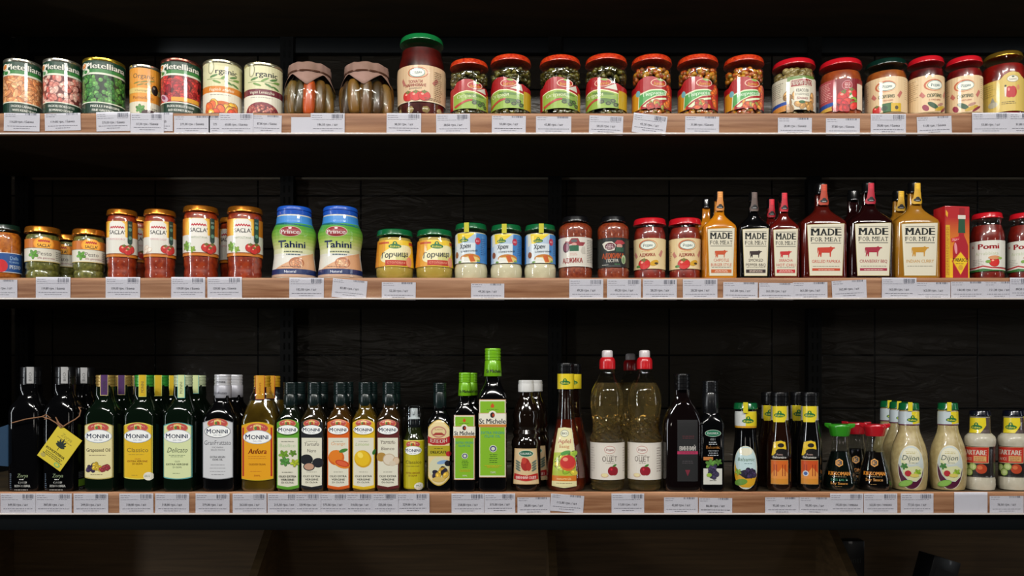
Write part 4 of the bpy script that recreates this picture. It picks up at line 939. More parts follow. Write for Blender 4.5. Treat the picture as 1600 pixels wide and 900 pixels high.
flask(1208, 46, 301, 'red sauce bottle whose neck shows behind the small black and red flat bottles', SR, '#b81c2c', None, '', '', False, back=.05, full=False)
flask(1340, 66, 285, 'dark sauce bottle whose cap shows behind the first two large flat bottles', SD, None, None, '', '', True, back=.062, full=False)
flask(1412, 66, 285, 'yellow sauce bottle whose neck shows behind the last two large flat bottles', SY, '#c99a1c', None, '', '', True, back=.062, full=False)

# ------------------------------------------------------------------ carton of hot sauce
class Flat:
    """stands in for a container when the print lies on a flat panel of width w px"""
    pass
def panel(root, Y, z0, k, cxpx=0, b=1.0):
    o = Flat(); o.root = root; o.k = k; o.b = b
    o.z = lambda v, r=None: CZ+(HZ-v)*Y/F-z0
    o.at = lambda z: (10, 0.0, 60); return o
kk = (Y0+.01)/F
root = bpy.data.objects.new('sauce_carton', None); COL.objects.link(root); root.location = (1496*kk-800*kk, Y0+.01, ZS[1]); root.rotation_euler = (0, 0, .12)
tagit(root, 'red and yellow hot sauce carton with printed bottle, beside the large yellow bottle', 'carton')
H = CZ+(HZ-322)*(Y0+.01)/F-ZS[1]; g = Geo(); g.box(-20.5*kk, 20.5*kk, .0005, .036, 0, H, bev=.0006); g.done('carton_body', mat('#a8141c', .4, 0, .2, 'red carton'), root)
L = Label(panel(root, Y0+.01, ZS[1], kk), 50., None, lift=.0002)
L.rect(-20, 323, 20, 434, '#a8141c')
for i in range(22):
    c0, c1 = lin('#a8141c'), lin('#e0901c'); t = i/21; L.rect(-20, 338+i*3, 20, 341.1+i*3, tuple(c0[j]*(1-t)+c1[j]*t for j in range(3))+(1,), 2+i*.01)
L.n = 3; L.rect(-20, 352, -13, 434, '#c9a01c'); L.lines(-19, 356, -14, 2.5, 30, '#a8501c', 1)
L.rect(-13, 404, 20, 434, '#e0b41c'); L.poly([(-20, 328), (-16, 333), (-17, 340), (-20, 336)], '#d8a024')
L.poly([(-8, 434), (-8, 386), (-4, 376), (2, 368), (2, 364), (11, 364), (11, 368), (15, 376), (18, 384), (18, 434)], '#a00f20'); L.ell(-3, 388, 2.4, 9, '#d88a90', .1)
L.poly([(1, 364), (1.6, 342), (12.4, 342), (13, 364)], '#1c4a30'); L.rect(0.6, 336, 13.4, 342, '#d0c8bc'); L.rect(3, 325, 12, 336, '#8a1018')
L.poly([(-11, 373), (3, 369), (4, 374), (-10, 379)], '#c01c2c'); L.lines(-9, 373.5, 2, 2, 2, '#e8c8c4', .7)
L.poly([(-10, 408), (5, 392), (18, 408), (5, 431)], '#b8382c'); L.poly([(-8, 408), (5, 394), (17, 408), (5, 429)], '#e0b81c'); L.text('TABASCO', 5, 406, 5.4, '#3a2c14', 26, bold=.04); L.lines(-3, 411.5, 13, 2.4, 1, '#6a5a1c'); L.ell(5, 418, 4, 4, '#c9942c'); L.done()

# ------------------------------------------------------------------ tomato sauce jars at the right end
def pomi(cx, label, lx):
    h = 29.5; it = It('sauce_jar', label, 'jar', cx, 58, 1, lx=lx, group='red tomato sauce jars with white labels')
    P = [(None, h*.84), (434, h*.93), (430, h*.97), (424, h*.95), (373, h*.95), (369, h*.97), (364, h*.95), (358, h*.90), (350, h*.80), (345, h*.77), (340, h*.77)]
    it.body(P, CLEAR, 'glass', seg=48); it.body([(p[0] if p[0] is None else p[0]+.5, p[1]) for p in P[:-2]], mottled('#64100a', '#861e12', 60, .35, .5, name='red sauce'), 'sauce', keep=False, shrink=.0012)
    twist_lid(it, 330.5, h*.86, 9, REDLID)
    L = Label(it, 4.); W = h*2.
    L.rect(-W, 375, W, 417, '#d3d1c6'); L.poly([(-W, 416), (-20, 416), (-6, 413.5), (8, 417), (W, 419), (W, 422.5), (-W, 422.5)], '#a8141c'); L.poly([(-W, 418), (-20, 418), (-6, 416), (8, 419), (W, 421), (W, 422.6), (-W, 422.6)], '#d3d1c6'); L.poly([(-W, 420), (-20, 420), (-6, 418.4), (10, 421), (W, 422), (W, 423), (-W, 423)], '#2c6a2c')
    L.text('Pomi', 3, 384, 8.4, '#a8101c', 33, bold=.06); L.text('Arrabbiata', 0, 395, 5, '#b8c0a0', 38, bold=0); L.lines(-24, 404, -4, 2.6, 4, '#a8a89c'); tomato(L, 12, 409, 8); L.ell(12, 402, 10, 3, '#c98a5c'); L.ell(2, 408, 4, 2.4, '#6f9a3c'); L.ell(22, 403, 4, 2, '#8aac4c'); L.lines(-26, 382, -20, 2, 2, '#b84a44'); L.done()
pomi(1542, 'red tomato sauce jar with white label, beside the hot sauce carton', 0)
pomi(1601, 'red tomato sauce jar cut off by the right edge of the photo', -4)

# ------------------------------------------------------------------ lower shelf: square oil bottles
def arch(hw, y0, y1, rise, drop, n=9):
    return [(-hw+2*hw*i/n, y0+rise*((2*i/n-1)**2)) for i in range(n+1)]+[(hw-2*hw*i/n, y1-drop*((2*i/n-1)**2)) for i in range(n+1)]
def strap(it, capr, y0, y1, hw, c, edge=None, txt=None, tc='#333333'):
    R0 = it.rings; r = capr*it.k*it.b
    it.rings = [(it.z(y1+4, r), r, r, 2), (it.z(y0-4, r), r, r, 2)]; R_ = it.R; it.R = r
    s = Label(it, 2., 6., name='paper_seal', lift=.0006); s.du = max(0, 430-it.cx)/430*capr*.5
    if edge: s.rect(-hw, y0, hw, y1, edge)
    s.rect(-hw+.8, y0, hw-.8, y1-.8, c)
    if txt: s.text(txt, 0, (y0+y1)/2+2, 4, tc, (y1-y0)*.5, rot=PI/2)
    s.done(); it.rings = R0; it.R = R_
def oil500(fc, label, glassm, capm, seal, draw, back=0., same=None, full=True, w=47, ring_seal=True, captop=586, grp='square half litre oil bottles'):
    it = It('oil_bottle', label, 'bottle', fc, w, 2, dep=.95, gap=.004, back=back, same=same, group=grp); h = w/2
    P = [(None, h*.95, 9), (766, h*.98, 10), (762, h, 12), (650, h, 12), (643, h*.97, 5), (637, h*.88, 3.6), (630, h*.72, 2.6), (624, h*.60, 2.1), (617, h*.55), (606, h*.51), (602, h*.50)]
    it.body(P, glassm, 'bottle_body', n=6, seg=64)
    screwcap(it, captop, 604, h*.60, capm, ribs=3)
    if seal: strap(it, h*.63, captop-.2, seal[3], h*.24, seal[0], seal[1], seal[2])
    if draw:
        L = Label(it, 4.); draw(L, h); L.done()
    return it
def mon_label(c1, c2, edge, paint, rise=5):
    def d(L, h):
        a = h*.97
        L.poly(arch(a, 660, 749, rise, 3), edge); L.poly(arch(a-1.4, 661.2, 747.6, rise, 3), c1)
        if c2: L.poly([(-a+1.4, 690), (a-1.4, 690), (a-1.4, 744), (0, 747.6), (-a+1.4, 744)], c2)
        paint(L, h); logo_monini(L, 0, 681.5, h*1.78)
    return d
def back_label(c):
    def d(L, h): L.poly(arch(h*.97, 660, 749, 5, 3), c)
    return d
GOLDCAP = mat('#a08444', .35, .5, .2, 'brass cap'); GREENCAP = mat('#2f8a30', .35, .2, .2, 'green cap'); PALECAP = mat('#b4bf9a', .35, .2, .2, 'pale cap'); SILVCAP = mat('#c4c4c8', .35, .3, .2, 'silver cap'); YELCAP = mat('#c9981c', .35, .3, .2, 'yellow cap')
def p_grape(L, h):
    L.text('Grapeseed Oil', 0, 703, 5.6, '#4a3020', h*1.55, bold=.02); L.lines(-h*.6, 711, h*.6, 2, 1, '#7a6a50', .9)
    L.scatter(-16, 726, -6, 736, 12, 3, 2.6, ['#2c1c3a', '#3a2448']); L.scatter(-7, 724, 5, 735, 12, 3, 2.6, ['#b8981c', '#c9aa3c']); L.scatter(3, 727, 16, 735, 14, 2.8, 2.4, ['#8a2c34', '#9c3c3c']); L.lines(-h*.5, 741, h*.5, 2, 1, '#8a7a5a')
a_ = oil500(153.5, 'dark square oil bottle with cream grape label and brass cap', DARKGLASS, GOLDCAP, ('#4a2a5c', '#c9b87c', 'MONINI', 618), mon_label('#dcd29c', None, '#b8a860', p_grape))
for i in (1, 2): oil500(153.5, 'brass capped oil bottle hidden behind the grape label bottle, '+('second' if i == 1 else 'third')+' in its file', DARKGLASS, GOLDCAP, ('#4a2a5c', '#c9b87c', None, 618), back_label('#8fae3c'), back=.068*i, same=a_)
def p_class(L, h):
    L.text('Classico', 0, 703, 6.6, '#6a5a1c', h*1.4, bold=0); L.lines(-h*.6, 710, h*.6, 2, 1, '#8a7a2c'); L.text('OLIO', 0, 717, 2.6, '#a0501c', 9); L.text('EXTRA VERGINE', 0, 720.6, 2.8, '#a0501c', h*1.3, bold=.02); L.text("DI OLIVA", 0, 724.6, 2.8, '#a0501c', 16, bold=.02)
    L.lines(-h*.4, 742, h*.1, 2, 1, '#8a7a2c'); L.ell(h*.72, 744, 8, 6.5, '#dcd8c8'); L.lines(h*.45, 742, h*.9, 2.4, 2, '#3a5a3a')
a_ = oil500(215, 'dark square oil bottle with golden yellow label and green cap', DARKGLASS, GREENCAP, ('#c9a81c', '#c9d06c', 'MONINI', 620), mon_label('#d8b01c', None, '#d8ce5a', p_class))
for i in (1, 2): oil500(215, 'green capped oil bottle hidden behind the golden label bottle, '+('second' if i == 1 else 'third')+' in its file', DARKGLASS, GREENCAP, ('#c9a81c', '#c9d06c', None, 620), back_label('#8fae3c'), back=.068*i, same=a_)
def p_deli(L, h):
    L.text('Delicato', 0, 703, 7.6, '#2c3c2c', h*1.35, bold=.01, shear=.35); L.lines(-h*.6, 711, h*.6, 2.4, 2, '#6a7a5a', .8, True); L.text('OLIO', 0, 721, 2.6, '#3a4a3a', 8); L.text('EXTRA VERGINE', 0, 725.4, 3, '#2c3c2c', h*1.45, bold=.02); L.text('DI OLIVA', 0, 730, 2.6, '#3a4a3a', 14); L.lines(-h*.3, 739, h*.3, 2, 1, '#6a7a5a')
a_ = oil500(277, 'dark square oil bottle with pale green label edged in turquoise and pale cap', DARKGLASS, PALECAP, ('#c9d49a', '#5aa8a8', 'MONINI', 622), mon_label('#cfd8a4', None, '#5aa0a0', p_deli))
oil500(277, 'pale capped oil bottle hidden behind the turquoise edged label bottle', DARKGLASS, PALECAP, ('#c9d49a', '#5aa8a8', None, 616), back_label('#2f7a74'), back=.068, same=a_)
def p_gran(L, h):
    L.text('GranFruttato', 0, 691.5, 6.8, '#55565c', h*1.65, bold=0); L.text('MONINI', 0, 699, 2.6, '#5a5a60', 17); L.text('SELECTION', 0, 703, 2.6, '#5a5a60', 21); L.text('EXTRA VIRGIN', 0, 714, 3, '#44464c', 23, bold=.02); L.text('OLIVE OIL', 0, 718, 3, '#44464c', 16, bold=.02); L.lines(-h*.5, 726, h*.5, 5, 4, '#8a8a8e', .8, True)
def d_gran(L, h):
    a = h*.93; L.poly(arch(a, 655, 749, 5, 3), '#8a8c90'); L.poly(arch(a-1, 656, 748, 5, 3), '#c6c7ca'); p_gran(L, h); logo_monini(L, 0, 674, h*1.62, '#77797e')
def granb(label, back=0., same=None, full=True):
    it = It('oil_bottle', label, 'bottle', 340, 50, 2, dep=.9, gap=.004, back=back, same=same, group='silver capped oil bottles'); h = 25
    P = [(None, h*.93, 6), (766, h*.98, 6), (762, h, 12), (655, h, 12), (646, h*.93, 5), (637, h*.76, 3), (630, h*.58, 2.2), (624, h*.48), (618, h*.46)]
    it.body(P, BLACKGLASS, 'bottle_body', n=6, seg=64); R0 = it.rings
    screwcap(it, 585, 602, h*.51, SILVCAP, ribs=3); it.body([(622, h*.50), (621, h*.53), (603, h*.53), (602, h*.50)], mat('#a8a8b0', .4, .2, 0, 'grey sleeve'), 'cap_sleeve', keep=False); it.rings = R0
    L = Label(it, 4.); d_gran(L, h); L.done()
    if full:
        r = h*.54*it.k; it.rings = [(it.z(625, r), r, r, 2), (it.z(584, r), r, r, 2)]; s = Label(it, 3., name='sleeve_print'); s.text('GranFruttato', 0, 614, 4, '#4a4a52', 22); s.text('MONINI', 1, 596.5, 2.4, '#3a3a40', 14, bold=.02); s.done(); it.rings = R0
    return it
a_ = granb('black oil bottle with silver grey label and silver cap'); granb('silver capped oil bottle hidden behind the silver labelled one', .066, a_, False)
OLIVE = mottled('#3a2a08', '#5a4410', 20, .08, .6, name='amber oil bottle')
def anf(label, back=0., same=None):
    it = It('oil_bottle', label, 'bottle', 402, 54, 2, dep=.9, gap=.004, back=back, same=same, group='amber oil bottles with yellow caps'); h = 27
    P = [(None, h*.93, 6), (766, h*.98, 6), (762, h, 12), (658, h, 12), (646, h*.95, 4), (636, h*.86, 3), (626, h*.72, 2.4), (618, h*.58), (611, h*.46), (604, h*.43)]
    it.body([(p[0] if p[0] is None else p[0], ) + p[1:] for p in P], CLEAR, 'bottle_body', n=6, seg=64); R0 = it.rings
    it.body(P[:-3], OLIVE, 'oil', n=6, keep=False, shrink=.0012, seg=64); it.rings = R0
    screwcap(it, 587, 605, h*.47, YELCAP, ribs=3); strap(it, h*.5, 586.5, 624, 7.2, '#c9901c', '#b8381c', 'Anfora', '#8a3c10')
    L = Label(it, 4.); a = h*.93
    L.poly(arch(a, 659, 751, 6, 3), '#b8a01c'); L.poly(arch(a-1, 660, 750, 6, 3), '#dc9a14'); L.rect(-a+2, 668, -a+4.6, 744, '#a8281c'); L.rect(a-4.6, 668, a-2, 744, '#a8281c')
    L.text('Anfora', 0, 705, 8, '#a83c10', h*1.05, bold=.045, shear=.2); L.lines(-h*.55, 713, h*.55, 3, 2, '#b8701c', .8, True); L.text('OLIO DI OLIVA', 0, 725.5, 3, '#a0500f', 26, bold=.02); L.lines(-h*.4, 736, h*.4, 2, 1, '#b8701c'); L.text('500ML', 0, 743, 2.6, '#a0500f', 10)
    logo_monini(L, 0, 683, h*1.62); L.done(); return it
a_ = anf('amber oil bottle with bright yellow label and yellow cap'); anf('yellow capped oil bottle hidden behind the bright yellow labelled one', .066, a_)

# slim quarter litre bottles
DKCAP = mat('#0a1a19', .3, .1, .3, 'dark green sleeve')
def slim(fc, label, edge, paint, w=37, oilc='#241808', back=0., same=None, full=True, capg=DKCAP):
    it = It('oil_bottle', label, 'bottle', fc, w, 2, dep=.95, gap=.004, back=back, same=same, group='slim oil bottles with dark green sleeves'); h = w/2
    P = [(None, h*.92, 5), (766, h*.98, 5), (762, h, 11), (656, h, 11), (652, h*.94, 4), (645, h*.78, 3), (639, h*.60, 2.3), (634, h*.52), (630, h*.50)]
    it.body(P, mat(oilc, .07, 0, .6, 'oil glass'), 'bottle_body', n=5, seg=56); R0 = it.rings
    screwcap(it, 597, 615, h*.60, capg, ribs=4); it.body([(634, h*.56), (632, h*.60), (617, h*.60), (615, h*.52)], capg, 'cap_sleeve', keep=False); it.rings = R0
    if full:
        L = Label(it, 4.); a = h*.97; L.poly(arch(a, 655, 765, 6, 3), edge); 
        L.poly([(-a+2.4, 684), (a-2.4, 684), (a-2.4, 758), (0, 761), (-a+2.4, 758)], '#d6d3c0'); paint(L, h)
        L.text('OLIO EXTRA', 0, 744, 3, '#3a3c34', h*1.4, bold=.02); L.text('VERGINE', 0, 749, 3, '#3a3c34', h*1.1, bold=.02); L.text('DI OLIVA', 0, 753.6, 2.6, '#3a3c34', h); L.lines(-h*.5, 737, h*.5, 2, 1, '#8a8a7c', .7, True); L.lines(-h*.55, 689, h*.55, 2, 1, '#8a8a7c', .7, True)
        logo_monini(L, 0, 671.5, h*1.74, tone(lin(edge), .5)); L.done()
    return it
def s_bas(L, h): L.text('Basilico', 0, 696, 5.4, '#9ab88a', 24, bold=0); leafy(L, -6, 710, 8, '#6f9a2c', 5); leafy(L, 8, 708, 6, '#5f8a2c', 5); leafy(L, -4, 721, 8, '#4f8a3c', 6); leafy(L, 11, 723, 7, '#a8b82c', 5)
def s_nero(L, h): L.text('Tartufo', 0, 694, 5.2, '#4a4440', 23, bold=0, shear=.1); L.text('Nero', 0, 704, 5.2, '#4a4440', 14, bold=0, shear=.1); L.ell(-8, 718, 10, 8, '#14161c'); L.ell(10, 723, 9, 7.5, '#1a1c24'); L.ell(-4, 729, 9, 6.5, '#22242a'); L.ell(-4, 729, 7.6, 5.2, '#b89078')
def s_ora(L, h): L.text('Orange', 0, 693, 5, '#d0905c', 22, bold=0, shear=.1); L.ell(-3, 715, 12.5, 12, '#c9601c'); L.ell(-4, 713, 10.5, 10, '#d8781c'); L.ell(8, 704, 7, 2.8, '#3f7a2c', .3); L.ell(6, 725, 13, 6.5, '#d87a24', -.3); L.ell(6, 724, 11, 4.8, '#b8381c', -.3); L.ell(6, 724, 9, 3.4, '#d05a34', -.3)
def s_lim(L, h): L.text('Limone', -2, 694, 5, '#9ab06c', 21, bold=0, shear=.2); L.ell(17, 706, 5, 3, '#2f6a24', 1); L.ell(-1, 717, 13, 14, '#c99a14', .7); L.ell(-2, 716, 11, 12.5, '#dcb41c', .7); L.ell(-5, 711, 4, 5, '#ecd45a', .7)
def s_bia(L, h): L.text('Tartufo', 0, 691, 5.2, '#5a4a44', 23, bold=0, shear=.1); L.text('Bianco', 0, 700.6, 5.2, '#5a4a44', 20, bold=0, shear=.1); L.ell(-10, 714, 8, 7, '#a8823c'); L.ell(2, 718, 10, 9.5, '#b8a488'); L.ell(2, 718, 8.6, 8.2, '#d4c8b4'); L.ell(13, 720, 5.5, 6, '#b89a78'); L.ell(13, 720, 4.4, 5, '#cfb89c'); L.ell(7, 724, 5, 4, '#cdbfa8')
for fc, lab, e, p, oc in ((449.5, 'slim oil bottle with green edged basil label', '#5a9a2c', s_bas, '#0e140a'), (487, 'slim oil bottle with black edged black truffle label', '#14161c', s_nero, '#241c0a'),
                      (528.5, 'slim oil bottle with orange edged orange fruit label', '#cf5a14', s_ora, '#3a2408'), (568, 'slim oil bottle with yellow edged lemon label', '#d6b01c', s_lim, '#4a3808'), (606, 'slim oil bottle with maroon edged white truffle label', '#5a1c1c', s_bia, '#2a1c0a')):
    a_ = slim(fc, lab, e, p, oilc=oc)
    slim(fc, 'dark sleeved bottle hidden behind the '+lab.replace('oil bottle', 'bottle'), e, p, oilc='#0e0c06', back=.056, same=a_, full=False)
# spray bottle under a clear cover
it = It('spray_bottle', 'small yellow labelled oil spray bottle with clear cover over its white nozzle', 'bottle', 647, 33, 2, lx=-2); h = 16.5
it.body([(None, h*.9), (766, h*.97), (762, h), (690, h), (684, h*.92), (680, h*.8), (676, h*.72), (668, h*.7)], mat('#20260c', .12, 0, .6, 'spray glass'), 'bottle_body'); R0 = it.rings
it.body([(668, h*.6), (664, h*.66), (662, h*.64), (655, h*.62)], mat('#1a1c20', .2, .3, .4, 'collar'), 'collar', keep=False)
nz = it.body([(661, h*.5), (660, h*.54), (654, h*.54), (652, h*.40), (648, h*.36), (639, h*.36), (638, h*.3)], mat('#c8ccd0', .35, 0, .3, 'white plastic'), 'nozzle', keep=False)
g = Geo(); g.box(-.002, .002, -h*it.k*.52, -.002, it.z(647, 0), it.z(642, 0), bev=.0006); g.done('spout', mat('#c8ccd0', .35, 0, .3), nz)
it.body([(678, h*.97), (674, h*.98), (640, h*.94), (634, h*.9), (631.5, h*.7), (631, h*.4)], CLEAR, 'clear_cover', keep=False); it.rings = R0
L = Label(it, 4.); W = h*1.9
L.rect(-W, 688, W, 764, '#b8ac14'); L.rect(-W, 682.5 if 0 else 688, W, 689, '#d8ce5a'); logo_monini(L, 0, 704, 30, '#9aa41c'); L.text('Classico', 1, 722, 5, '#6a6414', 26, bold=0); L.lines(-11, 728, 12, 2, 1, '#7a7414'); L.text('EXTRA VERGINE', 0, 739, 2.6, '#8a4a14', 22); L.text('DI OLIVA', 0, 743, 2.6, '#8a4a14', 13); L.ell(10, 760, 8, 6, '#d6d4c8'); L.lines(5, 758, 14, 2.4, 2, '#3a5a3a'); L.done()
# red bannered bottle
it = It('oil_bottle', 'dark oil bottle with cream oval label, red banner and olives', 'bottle', 685.5, 40, 2, dep=.95, gap=.004); h = 20
it.body([(None, h*.92, 5), (766, h*.98, 5), (762, h, 5), (668, h, 5), (658, h*.92, 4), (648, h*.68, 3), (642, h*.52, 2.2), (638, h*.48), (634, h*.46)], BLACKGLASS, 'bottle_body', n=5, seg=56); R0 = it.rings
screwcap(it, 598, 612, h*.52, DKCAP, ribs=4); it.body([(638, h*.48), (636, h*.52), (614, h*.52), (612, h*.46)], DKCAP, 'cap_sleeve', keep=False); it.rings = R0
L = Label(it, 4.); a = h*.95
L.poly(arch(a, 656, 759, 16, 16, 14), '#b89a3c'); L.poly(arch(a-1.2, 657.4, 757.6, 16, 16, 14), '#d8c490')
L.ell(0, 675, 12, 9, '#b87a6c'); L.ell(0, 675, 10, 7, '#d8c490'); L.poly([(-10, 680), (-5, 676), (5, 676), (10, 680)], '#a03c34'); L.text('ELAION', 0, 671, 2.4, '#8a3c34', 12)
L.poly([(-a+1.5, 681), (-9, 685), (9, 685), (a-1.5, 681), (a-2, 692), (9, 695), (-9, 695), (-a+2, 692)], '#a81c24'); L.text('ЕЛЕОН', 0, 689.6, 5.4, '#e8dcc8', 25, bold=.04, arc=-1.5)
L.rect(-a+2, 696.5, a-2, 712.5, '#a89a1c'); L.lines(-9, 700, 9, 2, 1, '#5a5214', .9, True); L.text('DELICATE', 0, 706.5, 4, '#2c2a14', 25, bold=.05); L.ell(a-4, 709, 4, 4, '#a81c24')
L.ell(0, 731, 15, 17, '#c9c8a8'); L.ell(6, 722, 9, 3, '#7a9ac0', .2); L.scatter(-12, 733, 12, 744, 16, 4.6, 3.2, ['#c9a43c', '#b88a2c', '#2a2438', '#1c1a2c']); L.ell(14, 724, 5, 4.4, '#14121c'); L.ell(0, 749, 10, 4, '#c9ac5c'); L.done()
# lime green bottles
LIME = mat('#6fae14', .32, .1, .3, 'lime cap')
def michele(fc, w, top, label, b, back=0., same=None, full=True):
    it = It('oil_bottle', label, 'bottle', fc, w, 2, dep=.95, gap=.004, b=b, back=back, same=same, group='lime capped oil bottles'); h = w/2/b
    P = [(None, h*.93, 6), (766, h*.98, 6), (762, h, 12), (624, h, 12), (616, h*.94, 5), (606, h*.72, 3.4), (598, h*.56, 2.4), (590, h*.50), (586, h*.48)]
    it.body(P, BLACKGLASS, 'bottle_body', n=6, seg=64); R0 = it.rings
    screwcap(it, 544, 562, h*.56, LIME, ribs=3); it.body([(588, h*.60), (587, h*.63), (564, h*.56), (562, h*.50)], LIME, 'cap_sleeve', keep=False)
    r = h*.63*it.k*it.b; it.rings = [(it.z(590, r), r, r, 2), (it.z(563, h*.57*it.k*it.b), h*.57*it.k*it.b, h*.57*it.k*it.b, 2)]; s = Label(it, 3., name='sleeve_print', lift=.0009); s.text('St Michele', 2, 579.5, 5.4, '#16240c', 25, bold=.03); s.done(); it.rings = R0
    if full:
        L = Label(it, 4.); a = h*.94
        L.rect(-a, 624, a, 746, '#b8845c'); L.rect(-a+.8, 625, a-.8, 745, '#dcdac4'); L.rect(-a+2.2, 627, a-2.2, 743, '#7db024')
        L.poly([(-3, 634), (0, 629.5), (3, 634), (2, 637), (-2, 637)], '#c0501c'); L.lines(-h*.5, 639.5, h*.5, 2, 1, '#3a6a1c', .8, True)
        L.rect(-h*.99, 645, h*.99, 667.5, '#b8845c'); L.rect(-h*.98, 646, h*.98, 663, '#e0dccb'); L.rect(-h*.98, 663, h*.98, 666.5, '#c07a2c'); L.ell(0, 647.5, 6.4, 6, '#e0dccb'); L.ell(0, 648.5, 3.6, 4.4, '#2a2428'); L.ell(1.4, 648.5, 1.8, 2.6, '#a8381c')
        L.text('St Michele', 0, 658, 8, '#1c2030', h*1.78, bold=.03); L.text('EXTRA VIRGIN', 0, 676, 4, '#3a9a8c', h*1.55, bold=.0); L.text('OLIVE OIL', 0, 681.5, 4, '#3a9a8c', h*1.1, bold=.0)
        L.ell(1, 701, 6, 5.6, '#c9ccb8'); L.ell(1, 701, 4.8, 4.4, '#2c3470'); L.ell(1, 701, 3, 2.8, '#c9ccb8'); L.lines(-5, 710, 8, 3, 5, '#2c5a1c', .8, True); L.lines(-12, 727, 14, 2.2, 2, '#c9a81c', 1, True); L.text('750ML', 1, 738, 3, '#dce0c4', 9); L.done()
    return it
a_ = michele(725.5, 34, 582, 'smaller dark oil bottle with lime green cap and label', .83); michele(736, 34, 582, 'lime capped bottle hidden behind the smaller lime labelled bottle', .83, back=.05, full=False)
michele(769.5, 45, 544, 'tallest dark oil bottle with lime green cap and label', 1.0)
# white capped dark vinegar in ribbed plastic bottles
def darkvin(cx, label, back=0., same=None):
    it = It('vinegar_bottle', label, 'bottle', cx, 48, 2, lx=0, back=back, same=same, gap=.004, group='white capped dark vinegar bottles'); h = 24
    P = [(None, h*.88), (765, h*.96), (760, h), (752, h*.98), (748, h*.96), (700, h*.93), (696, h*.97), (690, h*.93), (684, h*.82), (678, h*.90), (672, h*.80), (666, h*.90), (658, h*.82), (650, h*.9), (642, h*.8), (634, h*.72), (626, h*.56), (620, h*.45), (612, h*.42)]
    it.body(P, mat('#120a06', .08, 0, .6, 'dark plastic'), 'bottle_body'); R0 = it.rings
    it.body([(613, h*.48), (612, h*.52), (601, h*.52), (599.5, h*.49), (598, h*.50), (595, h*.49), (594, h*.44)], mat('#c6c6c4', .35, 0, .2, 'white cap'), 'cap', keep=False); it.rings = R0
    L = Label(it, 4.); L.poly([(-20, 701), (18, 701), (23, 757), (-23, 757)], '#c9a878'); L.poly([(-18.6, 702), (17, 702), (21.6, 756), (-21.6, 756)], '#d0b488'); L.ell(0, 709, 12, 5.4, '#c9d8c0'); L.ell(0, 709, 11, 4.6, '#1c5a44'); L.text('KALINKA', 0, 709, 3.4, '#dce4dc', 17, bold=.03)
    L.ell(-1, 726, 7, 10, '#9c2420'); L.ell(-3, 720, 4, 5, '#b83a2c'); L.ell(4, 729, 4, 7, '#a82c24')
    for s_ in (-1, 1):
        for i in range(4): L.ell(s_*13, 722+i*4, 5, 1.6, '#5a6a5c', s_*.5)
    L.poly([(-20, 740), (0, 743), (20, 740), (21, 749), (0, 752), (-21, 749)], '#b01c1c'); L.text('ВИННИЙ ОЦЕТ', 0, 746.5, 4, '#ecd8cc', 33, bold=.03); L.done(); return it
darkvin(822, 'dark ribbed vinegar bottle with white cap and red grape label'); darkvin(836, 'white capped vinegar bottle hidden behind the front ribbed one', .066)
# apple vinegar in cone shaped bottles
def apfel(cx, label, back=0., same=None, full=True):
    it = It('vinegar_bottle', label, 'bottle', cx, 62, 2, lx=-3, back=back, same=same, gap=.004, group='cone shaped apple vinegar bottles'); h = 31
    P = [(None, h*.92), (765, h*.98), (758, h), (735, h*.97), (710, h*.84), (690, h*.70), (672, h*.56), (655, h*.46), (630, h*.39), (610, h*.37), (584, h*.36)]
    it.body(P, CLEAR, 'bottle_body'); it.body([(p[0] if p[0] is None else p[0]+.4, p[1]) for p in P[:-3]], mottled('#3c0f05', '#5c1a08', 20, .1, .6, name='apple vinegar'), 'vinegar', keep=False, shrink=.0012)
    it.body([P[-4], P[-3], P[-2], (590, h*.36)], mat('#1c0a05', .1, 0, .5, 'neck vinegar'), 'neck_vinegar', keep=False, shrink=.0012)
    screwcap(it, 567, 585, h*.42, mat('#09090b', .3, 0, .1, 'black cap', .3), ribs=2)
    it.rings = [(it.z(612, h*.4*it.k), h*.41*it.k, h*.41*it.k, 2), (it.z(580, h*.4*it.k), h*.41*it.k, h*.41*it.k, 2)]; R_ = it.R; it.R = h*.4*it.k
    s = Label(it, 3., name='neck_label'); s.rect(-30, 584, 30, 608, '#dcc41c'); logo_kuhne(s, 0, 597, 17); s.done(); it.R = R_
    if full:
        # straight cone under the label
        it.rings = it.rg(P[2:8]); L = Label(it, 3., 4.)
        L.poly([(-11, 670), (0, 668.5), (11, 670), (13, 680), (16.5, 705), (19, 735), (20.4, 760), (0, 762.5), (-20.4, 760), (-19, 735), (-16.5, 705), (-13, 680)], '#d8cf9c')
        L.ell(0, 678, 6.4, 5.6, '#6a7a6c'); L.ell(0, 678, 5.6, 4.8, '#d8d8c0'); L.text('BIO', 0, 678, 3.4, '#2c3c34', 8, bold=.03); L.text('Apfel', 0, 690, 6.4, '#b05a4a', 20, bold=.02); L.text('Essig', 0, 698, 5, '#c98a5c', 15, bold=.02)
        L.poly([(-17, 708), (16.5, 706), (19.5, 744), (-19.5, 744)], '#a8b83c'); L.scatter(-15, 708, 16, 740, 14, 6, 4, ['#8aac2c', '#c9b83c', '#6f9a2c', '#b8c85c']); L.ell(6, 724, 12.6, 12, '#c9581c'); L.ell(6, 722, 11.6, 10.5, '#b8201c'); L.ell(2, 718, 4, 3, '#dc8a6c'); L.ell(2, 708, 8, 3, '#3f8a34', .3)
        L.rect(-19.6, 743.5, 19.6, 752, '#c9701c'); L.text('naturtrüb', 0, 748, 4, '#e8c88c', 22); L.rect(-20, 752, 20, 760, '#d8cf9c'); L.lines(-14, 755, 14, 2.4, 1, '#7a6a4a', .8, True); L.done()
    return it
a_ = apfel(884, 'cone shaped amber apple vinegar bottle with cream apple label'); apfel(896, 'apple vinegar bottle hidden behind the cone shaped front one', .085, None, False)
